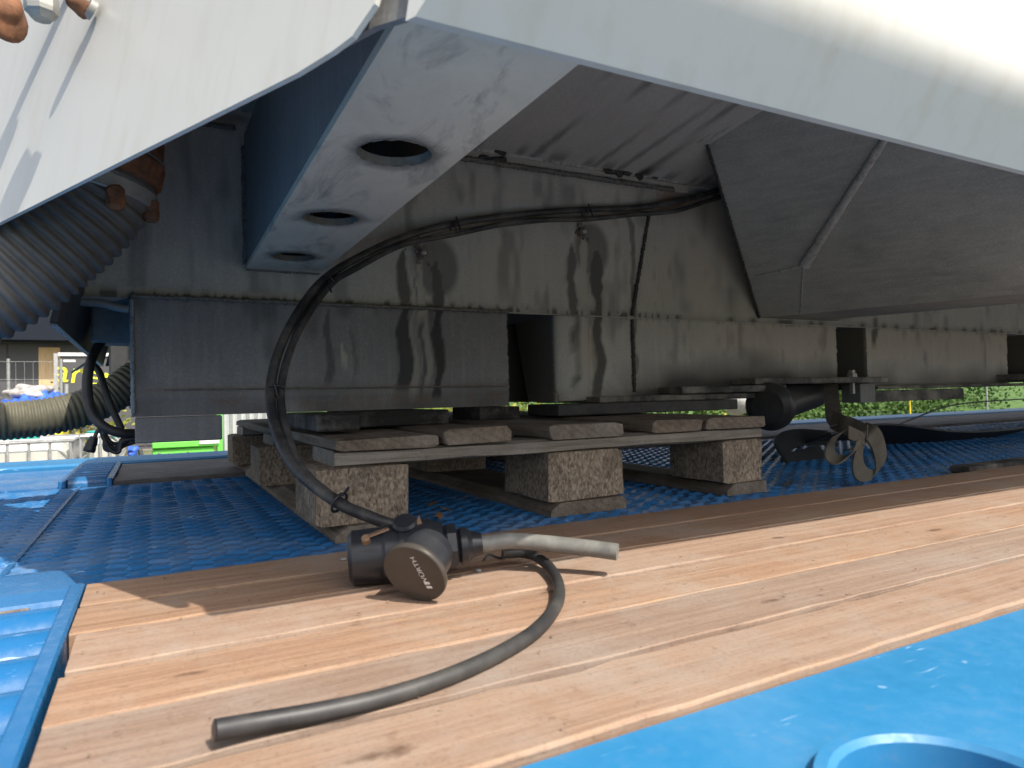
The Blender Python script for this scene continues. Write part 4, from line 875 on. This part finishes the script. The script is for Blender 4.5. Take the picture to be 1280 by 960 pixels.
while k < b.x: obj('rib_strip', MB().prism([(k, GY + .5, GZ), (k + .03, GY + .46, GZ), (k + .05, GY + .46, GZ), (k + .08, GY + .5, GZ)], (0, 0, 1.9)), M['panel'], pnl); k += .082

# plants
def leaves(n, c, rad, size, seed, up=.3):
    R = random.Random(seed); mb = MB(); cl = [Vector((R.gauss(0, .5) * rad[0], R.gauss(0, .5) * rad[1], R.uniform(-.7, .8) * rad[2])) for _ in range(max(5, n // 70))]
    for _ in range(n):
        p = Vector(c) + R.choice(cl) + Vector((R.gauss(0, .2) * rad[0], R.gauss(0, .2) * rad[1], R.gauss(0, .2) * rad[2]))
        a = Vector((R.gauss(0, 1), R.gauss(0, 1), R.gauss(0, .6) + up)).normalized(); b = a.orthogonal().normalized(); b = (b + a.cross(b) * R.uniform(-2, 2)).normalized()
        L = size * R.uniform(.6, 1.4); W = L * .35
        mb.add([p, p + a * L * .5 + b * W, p + a * L, p + a * L * .5 - b * W], [(0, 1, 2, 3)])
    return mb
def bush(x, y, h, rx, n, size, mat, lab, seed, group, name='bush', z=GZ):
    t = thing(name, lab, 'plant', (x, y, z), group); R = random.Random(seed); sm = MB()
    for k in range(5):
        q = Vector((x + R.uniform(-.5, .5) * rx, y + R.uniform(-.3, .3) * rx, z + h * R.uniform(.6, .95))); sm.tube([(x + R.uniform(-.1, .1), y, z), (Vector((x, y, z)) + q) / 2 + Vector((R.uniform(-.1, .1), 0, 0)), q], [.025, .018, .008], 6)
    obj('stem', sm, M['stem'], t); obj('foliage', leaves(n, (x, y, z + h * .55), (rx, rx * .8, h * .5), size, seed), mat, t, kind='stuff'); return t
bank = MB(); R = random.Random(2)
nx_, ny_ = 50, 14
bk = grid(list(np.linspace(2, 70, nx_)), list(np.linspace(11, 34, ny_)), lambda x, y: (x, y, GZ + max(0, (y - 12)) * .16 + .25 * math.sin(x * .9 + y) * min(1, max(0, y - 12)))); bk.f = [f for f in bk.f]
obj('grass_bank', bk, M['leaf'], kind='structure')
spots = [(5.2, 9.0, 1.35, .9), (7.6, 9.6, 1.5, 1.1), (10.2, 10.2, 1.7, 1.3), (13.2, 10.8, 1.8, 1.4), (16.6, 11.5, 2.0, 1.6), (20.5, 12.5, 2.2, 1.8), (25, 14, 2.5, 2.2), (31, 16, 2.8, 2.6)]
hd = MB()
for k, (x, y, h, rx) in enumerate(spots):
    q = leaves(2600, (x, y, GZ + h * .55), (rx, rx * .8, h * .5), .10 + .004 * k, 60 + k); hd.add(q.v, q.f)
tag(obj('hedge', hd, M['leaf'], kind='stuff'), 'leafy green hedge on the bank beyond the far deck rail', 'hedge')
c = at(940, 500, Y=7.); bush(c.x + .3, 7.4, 1.3, .55, 1500, .06, M['leafy'], 'sunlit yellow green bush seen just left of the roller', 81, 'sunlit weeds')
c = at(600, 500, Y=7.5); bush(c.x - .4, 7.5, 1.4, 1.1, 2000, .07, M['leafy'], 'sunlit yellow weeds seen through the gap under the beam', 82, 'sunlit weeds')
c = at(150, 540, Y=6.8); bush(c.x, 6.8, 1.32, .22, 900, .05, M['leafy'], 'yellow green weed between the right tank and the green container', 83, 'sunlit weeds')
c = at(120, 535, Y=6.9); bush(c.x, 6.9, 1.36, .25, 700, .05, M['leafy'], 'yellow weed growing behind the right white tank', 84, 'sunlit weeds')
c = at(66, 505, Y=8.6); bush(c.x, 8.6, 1.2, .30, 700, .045, M['leafy'], 'yellow flowering weed beside the blue tarp', 85, 'sunlit weeds')
c = at(108, 495, Y=12.); bush(c.x, 12., 1.5, .35, 700, .07, M['leafy'], 'yellow green weed in front of the charcoal banner', 86, 'sunlit weeds')
c = at(68, 480, Y=22.); bush(c.x, 22., 2.0, .42, 420, .09, M['leaf'], 'sparse dark green weed in front of the plywood board', 87, 'sunlit weeds')
# junk by the green container
c = at(172, 560, Y=5.9); jk = thing('scrap_heap', 'heap of rusty and pale scrap rods left of the green container', 'scrap', (c.x, 5.9, GZ)); R = random.Random(4)
for k in range(12):
    p = Vector((c.x + R.uniform(-.22, .22), 5.9 + R.uniform(-.2, .2), GZ + .4)); q = p + Vector((R.uniform(-.3, .3), R.uniform(-.2, .2), R.uniform(.45, .72)))
    obj('rod', MB().tube([p, q], R.uniform(.008, .022), 7), [M['rust'], M['zinc'], M['stem'], M['sidedark']][k % 4], jk)
obj('rag', MB().blob((c.x - .05, 5.85, c.z - .02), .05, 3, .5, (1, 1, .8), 9), M['tarp'], jk)
tag(obj('wooden_stake', MB().prism([at(152, 575, Y=5.7), at(158, 575, Y=5.7), at(163, 538, Y=5.7), at(159, 538, Y=5.7)], (0, .04, 0)), M['stem']), 'leaning wooden stake right of the right white tank', 'stake')
for k, (u, v0, v1, Y, mt, lab) in enumerate(((1233, 482, 520, 5.0, 'galv', 'thin grey pole behind the far deck rail near the right edge'), (1137, 498, 520, 6.0, 'ycrate', 'thin yellow stick standing in front of the green hedge'))):
    a, b = at(u, v0, Y=Y), at(u, v1, Y=Y); tag(obj('pole', MB().tube([a, (a.x + .02, Y, GZ)], .012, 8), M[mt]), lab, 'pole')
c = at(905, 500, Y=5.5); tag(obj('boulder', MB().blob((c.x + .35, 5.6, c.z - .08), .16, 3, .3, (1.3, 1, .9), 12), M['stone']), 'pale stone behind the far rail left of the roller', 'stone')
